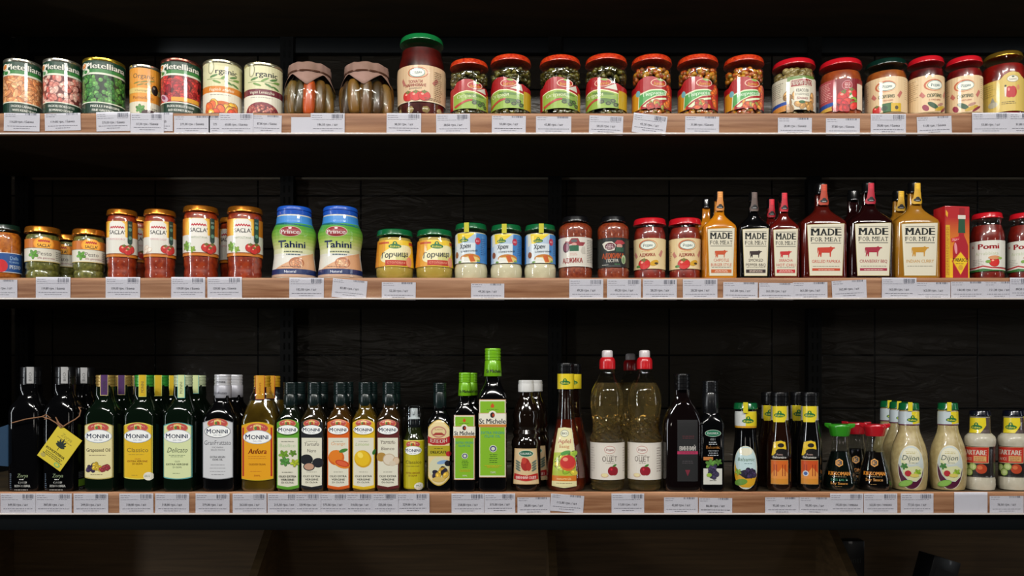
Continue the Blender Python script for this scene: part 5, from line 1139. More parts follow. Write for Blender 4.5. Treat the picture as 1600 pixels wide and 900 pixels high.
# clear waisted vinegar bottles
PALE = liquid('pale vinegar', '#f4e6c0', '#e6cc92', .04)
PET = glass('#f2f4f0', 1., 'clear plastic', None, 0, .25)
def oliet(cx, label, lx, back=0., same=None, full=True):
    it = It('vinegar_bottle', label, 'bottle', cx, 54, 2, lx=lx, back=back, same=same, gap=.004, group='clear vinegar bottles with red collars'); h = 27
    P = [(None, h*.80), (767, h*.90), (763, h*.97), (756, h*.96), (750, h*.985), (693, h*.985), (688, h), (684, h*.97), (678, h*.85), (667, h*.79), (656, h*.83), (646, h*.94), (634, h), (620, h*.99), (609, h*.90), (600, h*.74), (590, h*.55), (582, h*.42), (576, h*.38)]
    # spiral ribs round the waist
    r = it.rg(P); fine = []
    for a, c in zip(r, r[1:]):
        n = max(1, int((c[0]-a[0])/.0022))
        for i in range(n): fine.append(tuple(a[j]+(c[j]-a[j])*i/n for j in range(4)))
    fine.append(r[-1]); it.rings = r; za, zb2 = it.z(690), it.z(650)
    def ribbed(R, shr):
        v = []; seg = 72
        for (z, rx, ry, n) in R:
            amp = .0024*max(0, min(1, (z-za)/.004, (zb2-z)/.004))
            for j in range(seg):
                t = 2*PI*j/seg; rr = rx-shr+amp*math.sin(11*t+z*520); v.append((rr*math.cos(t), rr*math.sin(t), z+(shr if z < .002 else 0)))
        f = [(i*seg+j, i*seg+(j+1) % seg, (i+1)*seg+(j+1) % seg, (i+1)*seg+j) for i in range(len(R)-1) for j in range(seg)]
        f.append(tuple(reversed(range(seg)))); f.append(tuple((len(R)-1)*seg+j for j in range(seg))); return v, f
    link('bottle_body', *ribbed(fine, 0), PET, it.root); zl = it.z(598)
    link('vinegar', *ribbed([q for q in fine if q[0] < zl], .0008), PALE, it.root)
    it.body([(577, h*.43), (576, h*.46), (566, h*.46), (562, h*.44), (559, h*.38), (558, h*.32)], mat('#b8141c', .3, 0, .4, 'red collar'), 'cap_collar', keep=False)
    it.body([(559, h*.30), (556, h*.32), (549, h*.31), (547.4, h*.27), (547, h*.2)], mat('#c9c0c0', .35, 0, .3, 'white nozzle'), 'nozzle', keep=False); it.rings = r
    if full:
        L = Label(it, 4.); W = h*2.0; L.rect(-W, 692, W, 750, '#d6cfc4'); L.ell(0, 703, 8.6, 6.2, '#b87a70'); L.ell(0, 703, 7.8, 5.4, '#dcd6cc'); L.text('Родин', 0, 703, 3.8, '#8a2c34', 12, bold=.03, shear=.2)
        L.lines(-8, 711.5, 8, 2, 1, '#8a7a70', .8, True); L.text('ОЦЕТ', 0, 717.5, 7.4, '#4a3a34', 23, bold=.0); L.lines(-7, 723.5, 8, 2, 1, '#8a7a70', .8, True); apple(L, 5, 736, 7.4, '#8a1424'); L.ell(-8, 743, 6, 3.4, '#c9a88a'); L.ell(-8, 742.6, 4.8, 2.6, '#dccf9c'); L.lines(-36, 700, -24, 4, 10, '#a09488', .7); L.lines(24, 700, 36, 4, 10, '#8a7a74', .9); L.done()
    return it
oliet(949, 'clear waisted vinegar bottle with red collar, beside the amber apple vinegar', 4); o2 = oliet(1007, 'clear waisted vinegar bottle with red collar, beside the black flask', -4)
oliet(985, 'clear vinegar bottle standing behind and between the two front ones', 0, .2, None, False)
# black round-shouldered flask
it = It('vinegar_bottle', 'wide black vinegar bottle with white and pink lettering', 'bottle', 1069, 53, 2, dep=.55, gap=.006); h = 30
it.body([(None, h*.93, 4), (766, h*.98, 4), (760, h, 4), (668, h, 4), (656, h*.97, 3.6), (645, h*.85, 3.2), (636, h*.66, 3, .7), (629, h*.50, 2.4, .9), (622, h*.40), (608, h*.37)], mat('#0c0606', .07, 0, .7, 'wine black glass'), 'bottle_body', n=4, seg=64)
screwcap(it, 584, 609, h*.42, mat('#09090b', .3, 0, .1, 'black cap', .3), ribs=4)
L = Label(it, 4., material=PAPER); L.rect(-11, 656, 21, 752, '#0b0b0e'); L.lines(-4, 681, 16, 3, 2, '#5a1c24', .9, True); L.text('ВИННИЙ', 5, 700.5, 6.6, '#cfcac4', 25, bold=.05); L.rect(-11, 705, 21, 709.5, '#a82450'); L.text('НАТУРАЛЬНИЙ', 5, 707.3, 2.6, '#3a0c1c', 24); L.lines(-6, 720, 16, 3, 2, '#4a4448', .8, True); L.poly([(1, 734), (9, 734), (5, 744)], '#6a1428'); L.done()
# slim black balsamic bottle
it = It('vinegar_bottle', 'slim black balsamic bottle with green oval emblem and grape picture', 'bottle', 1114, 37, 2, dep=.95, gap=.004); h = 18.5
it.body([(None, h*.93, 6), (766, h*.98, 6), (762, h, 11), (664, h, 11), (656, h*.92, 4), (649, h*.72, 3), (644, h*.62, 2.3), (640, h*.6)], BLACKGLASS, 'bottle_body', n=6, seg=56); R0 = it.rings
screwcap(it, 595, 613, h*.66, mat('#0b0c0f', .3, 0, .4), ribs=4); it.body([(646, h*.66), (644, h*.70), (616, h*.68), (613, h*.60)], mat('#0b0c0f', .3, 0, .4), 'cap_sleeve', keep=False); it.rings = R0
L = Label(it, 4.); L.ell(0, 677, 12.6, 5.6, '#a8b8a8'); L.ell(0, 677, 11.8, 4.8, '#1c6a4c'); L.text('KALINKA', 0, 677, 3.4, '#dce4dc', 17, bold=.03); L.text('ОЦЕТ', 0, 686.5, 3, '#c9ccd0', 8, bold=.03); L.lines(-8, 690.5, 8, 3, 2, '#b8bcc0', 1, True); L.text('Balsamic', 0, 698.6, 4.6, '#b87a3c', 21, bold=.02); L.lines(-8, 704, 9, 3.4, 3, '#b8bcc0', 1, True)
L.rect(-14.6, 714, 0, 719, '#b8743c'); L.poly([(-14.6, 732), (14, 732), (14, 757), (-14.6, 757)], '#c9c9c0'); leafy(L, -3, 725, 9, '#5a8a3c', 6); leafy(L, 8, 722, 6, '#4f7a34', 5); L.scatter(-6, 728, 6, 746, 18, 3, 2.8, ['#3a3450', '#4a3c60', '#2c2840']); L.ell(-6, 742, 4, 3, '#8aac3c'); L.lines(-7, 750, 7, 2, 1, '#7a7a74', .8, True); L.done()
# green lidded balsamic cream
it = It('dressing_bottle', 'dark balsamic bottle with green lid and pale oval label', 'bottle', 1165, 43, 2, lx=0, gap=.004); h = 21.5
it.body([(None, h*.88), (765, h*.95), (758, h), (735, h), (715, h*.95), (700, h*.88), (685, h*.80), (672, h*.76), (668, h*.78), (644, h*.78), (640, h*.74)], BLACKGLASS, 'bottle_body'); R0 = it.rings
twist_lid(it, 629, h*.88, 11, GREENLID); strap(it, h*.90, 628.6, 646, 4.4, '#c9bc1c')
L = Label(it, 3., name='neck_label'); L.rect(-30, 643, 30, 669, '#c9ccc8'); L.rect(-30, 666, 30, 669, '#c9921c'); L.rect(0, 643.2, 30, 666, '#d8c41c'); logo_kuhne(L, 4, 657, 19); L.done()
L = Label(it, 3., 4.); L.ell(0, 731, 20.5, 34, '#c9c8b0', seg=32); L.ell(0, 731, 19.6, 33, '#b8cfd0', seg=32); L.cl = (-21, 690, 21, 766); L.ell(2, 746, 16, 12, '#1c1626'); L.poly([(-19, 722), (-12, 741), (0, 748), (18, 746), (14, 757), (6, 762), (-6, 762), (-14, 757), (-19, 745)], '#c9981c'); L.ell(-8, 754, 11, 5, '#5f8a34', .2); L.cl = None
L.ell(0, 706, 11, 6, '#d8d4bc'); L.text('Balsamic', 1, 718, 5.6, '#4a6a4c', 27, bold=0, shear=.2); L.lines(-2, 724, 14, 2, 1, '#5a7a7c'); L.scatter(-4, 734, 15, 745, 18, 3.2, 3, ['#2c2440', '#3a2c50', '#1c1830']); leafy(L, -12, 738, 6, '#8aac3c', 5); L.done()
# brown balsamic bottles
def brownb(cx, label, lbl, back=0., same=None, dark=False):
    it = It('dressing_bottle', label, 'bottle', cx, 40, 2, lx=0, gap=.004, back=back, same=same, group='black capped balsamic bottles'); h = 20
    P = [(None, h*.88), (766, h*.95), (760, h), (700, h), (688, h*.96), (676, h*.84), (662, h*.72), (656, h*.68), (636, h*.66), (630, h*.64)]
    it.body(P, mat('#1c0c06' if not dark else '#080808', .07, 0, .7, 'brown glass'), 'bottle_body'); R0 = it.rings
    screwcap(it, 613, 633, h*.72, mat('#09090b', .3, 0, .1, 'black cap', .3), ribs=2)
    L = Label(it, 3., name='neck_label'); L.rect(-26, 635, 26, 657, '#a8a49c'); L.poly([(-12, 635), (26 if 0 else 13, 635), (13, 652), (8, 660), (-10, 660), (-12, 655)], '#d8c41c'); logo_kuhne(L, 0, 648, 18); L.lines(-20, 638, -14, 2.6, 7, '#3a3a3a'); L.done()
    if lbl:
        L = Label(it, 3., 4.); L.poly([(-9, 690), (2, 687.5), (9, 690), (15, 716), (-14, 716)], '#0c0a0a'); L.poly([(-9, 691), (2, 688.6), (9, 691), (11, 702), (-2, 704), (-10, 712), (-13, 712)], '#d8b41c'); L.ell(2, 696, 5, 3.4, '#14100c'); L.ell(3, 706, 9, 5, '#0c0a0a')
        L.text('Aceto', 0, 710, 3, '#c9a89c', 10); L.text('Balsamico', 0, 714.5, 3.8, '#dcd8d0', 21, bold=.03); L.rect(-14.4, 719, 14.4, 757, '#b8884c'); L.rect(-13.6, 720, 13.6, 756, '#c9601c' if not dark else '#c04a18'); L.poly([(-13.6, 742), (-8, 734), (-2, 738), (4, 730), (13.6, 740), (13.6, 749), (-13.6, 749)], '#d88a3c'); 
        for x in (-9, -5, 4, 8): L.rect(x, 726, x+1.2, 744, '#8a2c14')
        L.rect(-13.6, 748, 13.6, 756, '#c9842c'); 
        if dark: L.ell(-6, 740, 4.6, 4.4, '#c9ccd0'); L.ell(-6, 740, 3, 2.8, '#3a5a9a')
        L.done()
    return it
a_ = brownb(1218, 'brown balsamic bottle with black cap and orange square label', True); brownb(1218, 'black capped balsamic bottle hidden behind the brown one', False, .058, a_)
a_ = brownb(1265, 'black balsamic bottle with orange square label, beside the green capped soy sauce', True, dark=True); brownb(1265, 'black capped balsamic bottle hidden behind the black one beside the soy sauce', False, .058, a_, True)
# soy sauce dispensers
def soy(cx, label, capc, green=False, back=0., full=True, b=1.0):
    it = It('soy_sauce_bottle', label, 'bottle', cx, 56, 2, lx=-1, gap=.004, back=back, b=b, group='small soy sauce bottles'); h = 28
    P = [(None, h*.88), (765, h*.97), (759, h), (748, h*.96), (735, h*.84), (722, h*.70), (710, h*.57), (700, h*.48), (690, h*.44), (681, h*.42)]
    it.body(P, CLEAR, 'bottle_body'); it.body([(p[0] if p[0] is None else p[0]+.4, p[1]) for p in P[:7]+[(706, h*.53)]], mat('#0c0807' if not green else '#0a100c', .08, 0, .6, 'soy sauce'), 'soy_sauce', keep=False, shrink=.0012); R0 = it.rings
    m = mat(capc, .25, 0, .5, 'dispenser cap')
    c = it.body([(682, h*.52), (680, h*.56), (671, h*.62), (668, h*.66), (666, h*.66), (663.6, h*.60), (663, h*.5)], m, 'cap', keep=False)
    # the two spouts of the cap reach out sideways
    for s_ in (-1, 1):
        x0 = s_*h*.45*it.k; x1 = s_*h*.86*it.k; zt = it.z(661.5, 0); w_ = h*.22*it.k
        v = [(x0, -w_*1.3, it.z(672, 0)), (x0, w_*1.3, it.z(672, 0)), (x0, w_*1.3, zt), (x0, -w_*1.3, zt), (x1, -w_*.5, it.z(666, 0)), (x1, w_*.5, it.z(666, 0)), (x1, w_*.5, zt+.0006), (x1, -w_*.5, zt+.0006)]
        f = [(0, 1, 2, 3), (7, 6, 5, 4), (0, 4, 5, 1), (1, 5, 6, 2), (2, 6, 7, 3), (3, 7, 4, 0)]
        if s_ < 0: f = [tuple(reversed(q)) for q in f]
        o = link('spout', v, f, m, c, angle=30); bv = o.modifiers.new('soft', 'BEVEL'); bv.width = .0012; bv.segments = 2
    it.rings = it.rg(P[2:8]); 
    if full:
        L = Label(it, 3., 4.); y = 724
        L.poly([(6.5*math.cos(i*PI/3+PI/6), y+6.5*math.sin(i*PI/3+PI/6)) for i in range(6)], '#c9861c'); L.poly([(4.8*math.cos(i*PI/3+PI/6), y+4.8*math.sin(i*PI/3+PI/6)) for i in range(6)], '#1c120a'); L.text('K', 0, y, 5, '#c9861c', 5, bold=.05)
        L.text('KIKKOMAN', 0, 740.5, 5.8, '#d0821c', 35, bold=.05); L.lines(-13, 745, 13, 2, 1, '#8a7a5c', .8, True)
        if green: L.text('LESS SALT', 0, 750, 3.6, '#2c7a5c', 25, bold=.03); L.text('Soy Sauce', 0, 755.5, 4, '#c98a3c', 27, bold=.03); L.lines(-6, 760, 7, 2, 1, '#8a6a3c')
        else: L.text('Soy Sauce', 0, 750, 4.4, '#c98a3c', 27, bold=.03); L.lines(-6, 757, 7, 2, 1, '#8a6a3c')
        L.done()
    return it
soy(1312, 'small soy sauce bottle with green cap', '#2f8a1c', True); soy(1367, 'small soy sauce bottle with red cap in the front row', '#b01420')
soy(1338, 'small soy sauce bottle with red cap standing behind the two front ones', '#a01420', False, .064, True)
# mustard dressing bottles
DIJ = mottled('#9c8a5c', '#b0a072', 90, .35, .5, .05, name='dijon dressing')
def dijon(cx, label, lx, back=0., same=None, full=True):
    it = It('dressing_bottle', label, 'bottle', cx, 60, 2, lx=lx, gap=.004, back=back, same=same, group='pale dressing bottles with green lids'); h = 30
    P = [(None, h*.80), (766, h*.88), (760, h*.94), (745, h*.99), (725, h), (710, h*.96), (697, h*.86), (686, h*.72), (677, h*.60), (670, h*.55), (664, h*.535), (643, h*.52), (640, h*.5)]
    it.body(P, DIJ, 'bottle_body'); R0 = it.rings
    twist_lid(it, 629, h*.56, 12, GREENLID)
    it.rings = it.rg([(668, h*.55), (640, h*.53)]); R_ = it.R; it.R = h*.54*it.k; L = Label(it, 3., name='neck_label'); L.rect(-28, 643, 28, 664, '#b8c4c8'); L.rect(-28, 663, 28, 664.6, '#5a1438'); L.poly([(2, 643.2), (28, 643.2), (28, 660), (4, 663)], '#d8c41c'); logo_kuhne(L, 4, 655, 18); L.done(); it.R = R_
    it.rings = it.rg([(650, h*.57), (629, h*.575)]); strap(it, h*.585, 628.5, 643, 4.2, '#d0c01c'); it.rings = R0
    if full:
        L = Label(it, 4., 4.); L.ell(0, 731, 22, 35, '#c9c0a0', seg=36); L.ell(0, 731, 21, 34, '#b8c0bc', seg=36); L.ell(0, 713, 15, 13, '#d0cdb4'); L.lines(-9, 706, 9, 2.6, 2, '#a89a4c', .8, True)
        # plum coloured foot of the oval
        pts = [(21*math.cos(t), 731+34*math.sin(t)) for t in [PI*i/20 for i in range(-1, 22)]]
        L.poly([(20.6, 731), (17, 745), (8, 753), (-4, 752), (-13, 743), (-20.6, 725)]+[(20.6*math.cos(t), 731+33.4*math.sin(t)) for t in [PI-PI*i/16 for i in range(0, 17)]], '#4a1030')
        L.poly([(-17, 716), (-12, 742), (-3, 751), (8, 752), (16, 745), (19.6, 733), (10, 728), (-4, 730), (-10, 722)], '#c9ca9c')
        L.text('Dijon', -1, 715.5, 8, '#3a4a44', 27, bold=.01, shear=.25); L.lines(-4, 723, 12, 2, 1, '#6a7a74'); leafy(L, -11, 729, 6, '#3f7a34', 5); leafy(L, 10, 738, 6, '#8aac2c', 5); L.ell(-5, 740, 5, 4.6, '#a8242c'); L.ell(5, 743, 7, 3, '#c9b85c'); L.ell(-9, 756, 11.5, 5, '#6f9a44', .3); L.ell(-9, 756, 10, 4, '#7fae4c', .3); L.done()
    return it
a_ = dijon(1420, 'pale dressing bottle with green lid and oval label, beside the soy sauce', 4)
dijon(1405, 'green lidded dressing bottle behind the one beside the soy sauce', 0, .078, None, False); dijon(1390, 'green lidded dressing bottle farthest back beside the soy sauce', 0, .158, None, False)
dijon(1481, 'pale dressing bottle with green lid and oval label, beside the tartare sauce', 4)
TAR = mottled('#aca692', '#bab4a2', 60, .4, .4, name='tartare sauce')
def tartare(cx, label, lx, back=0., same=None):
    it = It('sauce_bottle', label, 'bottle', cx, 49, 2, lx=lx, gap=.008, back=back, same=same, group='white tartare sauce bottles'); h = 25.5
    P = [(None, h*.84), (766, h*.92), (760, h*.97), (750, h*.96), (746, h*.92), (699, h*.93), (694, h*.98), (688, h), (683, h*.94), (679, h*.78), (676, h*.66), (656, h*.64), (650, h*.62)]
    it.body(P, TAR, 'bottle_body'); R0 = it.rings
    twist_lid(it, 641, h*.70, 10, mat('#0c0e1c', .2, .1, .6, 'navy black lid'))
    L = Label(it, 3., name='neck_label'); L.rect(-28, 653, 28, 677.5, '#4a3a38'); L.poly([(-15, 653.4), (14, 653.4), (15, 665), (6, 677), (-15, 677.4)], '#d8c41c'); logo_kuhne(L, -1, 667, 19); L.done()
    L = Label(it, 4.); W = h*2; L.rect(-W, 698, W, 746, '#16100e'); L.poly([(-26, 699), (22, 698.5), (21, 724), (-26, 725)], '#c9b08a'); L.poly([(-25.4, 699.6), (21.4, 699.2), (20.4, 723.2), (-25.4, 724.2)], '#b82c1c'); L.text('TARTARE', -3, 707.5, 7.8, '#e6dccc', 40, bold=.05); L.text('SAUCE', -14, 718, 4.6, '#dcc8b4', 16, bold=.02); L.rect(-3, 713, 17, 721.5, '#c9985c'); L.lines(-1, 715, 15, 2.4, 3, '#8a5a2c', .8)
    L.ell(9, 733, 9, 7.6, '#a83c1c'); L.ell(7, 731, 4, 3, '#c9683c')
    for x, y in ((-5, 730), (-18, 732), (-11, 739)): L.ell(x, y, 7, 6, '#5f7a2c'); L.ell(x, y, 6, 5, '#a8b86c'); L.ell(x, y, 3.6, 2.8, '#bcc886')
    L.done(); return it
tartare(1531, 'white tartare sauce bottle with dark lid, beside the dressing bottles', -7); a_ = tartare(1583, 'white tartare sauce bottle with dark lid, last in the front row', -4); 
tartare(1610, 'white tartare sauce bottle hidden behind the last front one', -4, .075)

# ------------------------------------------------------------------ black bottles with hang tags on the left
def blackb(fc, label, back=0., same=None, full=True):
    it = It('oil_bottle', label, 'bottle', fc, 50, 2, dep=.95, gap=.006, back=back, same=same, group='black oil bottles with white neck seals'); h = 25
    it.body([(None, h*.94, 6), (766, h*.98, 6), (762, h, 7), (645, h, 7), (635, h*.95, 5), (625, h*.75, 3), (617, h*.6, 2.3), (610, h*.55), (600, h*.54)], BLACKGLASS, 'bottle_body', n=6, seg=64)
    screwcap(it, 573, 601, h*.60, mat('#0a0a0c', .3, 0, .4, 'black cap'), ribs=1); strap(it, h*.63, 573.4, 600, 5.5, '#a8a8a8', None, 'BIO', '#5a5a5a')
    if full:
        L = Label(it, 4.); L.text('Zorya', 1, 743, 5.6, '#8a9a74', 17, bold=0, shear=.25); L.lines(-4, 748.5, 4, 2, 1, '#c9c9c4', 1.4); L.text('ОЛІЯ', 1, 754, 3, '#c9c9c4', 13, bold=.04); L.text('КОНОПЛЯНА', 1, 759.4, 3.4, '#d8d8d2', 24, bold=.04); L.lines(-12, 765, 14, 2, 1, '#c9c9c4', 1); L.lines(-19, 740, -16, 3, 9, '#3a4a5c', 1.4); L.done()
        s = Flat(); s.root = it.root; s.k = it.k; s.b = 1; s.z = it.z; s.at = lambda z: (10, 0, 60)
        L = Label(s, 50., None, lift=0., name='side_label'); L.rect(-9, 738, 9, 750, '#16181c'); L.lines(-8, 740, 8, 2.4, 4, '#8a8c90', .8); L.rect(-9, 751, 9, 762, '#6f9a2c'); L.lines(-8, 764, 8, 2.4, 2, '#8a8c90', .9); o = L.done(); o.rotation_euler = (0, 0, PI/2); o.location = (it.R*1.003+.0004, 0, 0)
    return it
A_ = blackb(34, 'black oil bottle nearest the end of the lower shelf, under the blue tag'); B_ = blackb(89, 'black oil bottle behind the yellow hang tag, beside the grape oil')
blackb(89, 'black oil bottle hidden behind the one with the yellow tag', .07, B_, False)
# yellow square tag hung by a corner
Yt = Y0+.0005; kt = Yt/F
root = bpy.data.objects.new('hang_tag', None); COL.objects.link(root); root.location = ((93-800)*kt, Yt, CZ+(HZ-700)*kt); root.rotation_euler = (0, .62, 0)
tagit(root, 'yellow square tag with hemp leaf hanging by twine on a black bottle', 'tag')
g = Geo(); g.box(-22*kt, 22*kt, 0, .0018, -29.5*kt, 29.5*kt, bev=.0004); g.done('card', mat('#c9b424', .5, 0, .1, 'yellow card'), root)
s = Flat(); s.root = root; s.k = kt; s.b = 1; s.z = lambda v, r=None: -v*kt; s.at = lambda z: (10, 0, 60)
L = Label(s, 60., None, lift=.0001, name='tag_print', material=PAPER); cr, sn = math.cos(.72), math.sin(.72)
L.rect(-22, -29.5, 22, 29.5, '#cdb92c')
def tr(x, y): return (x*cr+y*sn, -x*sn+y*cr)
def leaf7():
    for a in (-1.25, -.85, -.42, 0, .42, .85, 1.25):
        ln = 15-5.2*abs(a); cx_, cy_ = ln*.5*math.sin(a), -ln*.5*math.cos(a)+2; L.ell(cx_-1, cy_-3, ln*.5, 1.7, '#10241a', PI/2-a)
leaf7(); L.rect(-1.4, -2, -.6, 5, '#10241a'); L.text('Zorya', 0, -20, 6, '#a89a2c', 20, bold=0, shear=.2); L.lines(-14, -14, 14, 2.4, 1, '#8a7a2c', 1, True)
L.text('КОНОПЛЯНА', -1, 9.5, 3.6, '#2c3414', 34, bold=.03); L.lines(-18, 13.6, 18, 2.6, 3, '#4a4a1c', 1, True); L.ell(12, 24, 5, 3.6, '#7aae5c'); L.ell(12, 24, 3, 2, '#cdb92c'); L.ell(-15, 23, 4, 3, '#a89a4c'); L.done()
root = bpy.data.objects.new('hang_tag', None); COL.objects.link(root); root.location = ((4-800)*kt, Yt+.004, CZ+(HZ-694)*kt); root.rotation_euler = (0, .18, 1.05)
tagit(root, 'blue tag hanging edgewise by twine at the far end of the lower shelf', 'tag')
g = Geo(); g.add([(-20*kt, -.0009, -34*kt), (16*kt, -.0009, -34*kt), (24*kt, -.0009, -10*kt), (24*kt, -.0009, 22*kt), (12*kt, -.0009, 36*kt), (-20*kt, -.0009, 20*kt)]+[(-20*kt, .0009, -34*kt), (16*kt, .0009, -34*kt), (24*kt, .0009, -10*kt), (24*kt, .0009, 22*kt), (12*kt, .0009, 36*kt), (-20*kt, .0009, 20*kt)],
      [(0, 1, 2, 3, 4, 5), (11, 10, 9, 8, 7, 6)]+[(i, i+6, (i+1) % 6+6, (i+1) % 6) for i in range(6)]); g.done('card', mat('#2c4a68', .5, 0, .1, 'blue card'), root, smooth=False)
def P3(x, y, d=0.): return ((x-800)*(Y0+d)/F, Y0+d, CZ+(HZ-y)*(Y0+d)/F)
g = Geo(); g.tube([P3(18, 661, -.001), P3(40, 655, -.003), P3(66, 651, -.003), P3(78, 655, -.003), P3(88, 661, -.002), P3(95, 668, -.001)], .0011, 6)
g.tube([P3(66, 651, -.003), P3(72, 648, -.004), P3(79, 653, -.004), P3(70, 655, -.003)], .0013, 6); g.tube([P3(96, 668, -.001), P3(90, 660, -.003), P3(87, 652, -.003), P3(92, 661, -.003), P3(98, 666, -.001)], .0012, 6)
tagit(g.done('twine', mat('#8a6244', .85, name='twine')), 'brown twine looping from the blue tag to the yellow tag', 'twine', 'twine of the hang tags')
g = Geo(); g.tube([P3(98, 667, -.001), P3(107, 661, -.003), P3(118, 655, -.003), P3(124, 650, -.002), P3(126, 642, -.001), P3(123, 636, .001), P3(127, 637, .002)], .0012, 6)
tagit(g.done('twine', mat('#8a6244', .85, name='twine')), 'short brown twine rising from the yellow tag towards the grape oil', 'twine', 'twine of the hang tags')

# ------------------------------------------------------------------ price tags in the channels
def price(cx, w, y0, y1, idx, txt, label, tilt=0., lay=0, bold=False, sub=2, fold=0.):
    y = Y0-.0012-.0011*lay; k = y/F
    o = bpy.data.objects.new('price_tag', None); COL.objects.link(o)
    hh = (y1-y0)/2; o.location = ((cx-800)*k, y, CZ+(HZ-(y0+y1)/2)*k); o.rotation_euler = (0, math.radians(tilt), 0)
    tagit(o, label, 'price tag', 'white price tags of the '+('upper', 'middle', 'lower')[idx]+' shelf')
    hw = w/2; g = Geo(); g.box(-hw*k, hw*k, 0, .0004, -hh*k, hh*k); 
    g.done('card', mat('#e9e8f2', .5, 0, 0, 'tag paper'), o, smooth=False)
    if txt is None: return o
    s = Flat(); s.root = o; s.k = k; s.b = 1; s.z = lambda v, r=None: -v*k; s.at = lambda z: (10, 0, 60)
    L = Label(s, 80., None, lift=.00003, material=PAPER, name='print'); tall = hh > 14.5
    yy = -hh+3 if tall else -hh+1.5
    L.lines(-hw+2, yy, -hw+19, 3.2, 2, '#8c8a96', .8); L.lines(-hw+2, yy+6.4, hw*.35, 3, 1 if tall else 0, '#8c8a96', .7)
    if tall: barcode(L, hw-20, -hh+1.5, hw-3, -hh+8); L.lines(hw-20, -hh+9, hw-3, 2, 1, '#8c8a96', .8)
    else: barcode(L, hw-22, -hh, hw-5, -hh+3)
    L.text(txt, 0, (-hh+hh*1.0)*.5+(1.2 if tall else -.6), 3.5, '#5a5a64' if not bold else '#1c1c24', min(w*.66, len(txt)*1.95), bold=.03 if bold else .02)
    L.lines(-hw+3, hh*.42, hw-3, 2.6, 1, '#84848e' if not bold else '#2c2c34', .9, True, .1)
    if sub > 1: L.lines(-hw*.5, hh*.42+3.4, hw*.5, 2.6, 1, '#7a7a84', .8, True, .3)
    L.done(); return o
U = [(34, 56, 177, 205, '116,00 грн. / Банка', 'under the pale bean tin at the end', 1), (98, 56, 177, 204, '119,00 грн. / Банка', 'under the borlotti bean tin', -1.5), (177, 53, 175, 205, '275,00 грн. / Банка', 'under the green pea tin', -1),
     (255, 30, 176, 205, '37,50', 'tucked behind the one under the orange tin', 0), (230, 52, 177, 208, '37,50 грн. / Банка', 'under the orange mushroom tin', .5), (300, 56, 181, 208, '275,00 грн. / Банка', 'under the kidney bean tin', 0),
     (336, 20, 181, 208, '275', 'peeping out beside the tag of the orange banded tin', 0), (417, 46, 180, 208, '87,80 грн. / Банка', 'under the maroon banded tin', 1.5), (369, 53, 177, 210, '60,80 грн. / Банка', 'under the orange banded tin', .3),
     (471, 32, 183, 210, '', 'cut short beside the tag of the carrot pickle jar', 0), (512, 53, 177, 210, '186,50 грн. / шт', 'between the two paper topped jars', .3), (631, 54, 177, 209, '38,50 грн. / шт', 'under the tall tomato jar', .6), (708, 53, 178, 210, '38,50 грн. / шт', 'right of the tall tomato jar', -.6),
     (795, 53, 181, 208, '55,00 грн. / шт', 'under the second green bean jar', .8), (865, 55, 182, 209, '43,80 грн. / шт', 'under the third green bean jar', .5), (947, 53, 181, 211, '58,20 грн. / шт', 'under the last green bean jar', 2), (1015, 53, 179, 209, '45,20 грн. / шт', 'strongly tilted under the first orange vegetable jar', 7),
     (1097, 53, 182, 209, '31,80 грн. / Банка', 'between the last two orange vegetable jars', .8), (1242, 53, 184, 211, '28,40 грн. / Банка', 'under the mushroom jar', .3), (1317, 53, 185, 212, '37,80 грн. / Банка', 'under the dark red labelled jar', .3), (1388, 55, 178, 212, '38,80 грн. / Банка', 'under the dark green lidded jar', .4),
     (1460, 54, 182, 211, '31,80 грн. / Банка', 'tilted under the half turned relish jar', -2.2), (1548, 58, 176, 211, '53,80 грн. / шт', 'under the gold lidded jar', -.4), (1597, 40, 176, 210, '31,80 грн.', 'cut by the end of the upper channel', .3)]
for i, (cx, w_, a, b_, t, lab, ti) in enumerate(U): price(cx, w_, a, b_, 0, t or None, 'white price tag '+lab, ti, lay=(1 if 'behind' not in lab and 'peeping' not in lab and 'cut short' not in lab and i in (4, 8, 10, 22) else 0), bold=cx in (795, 865))
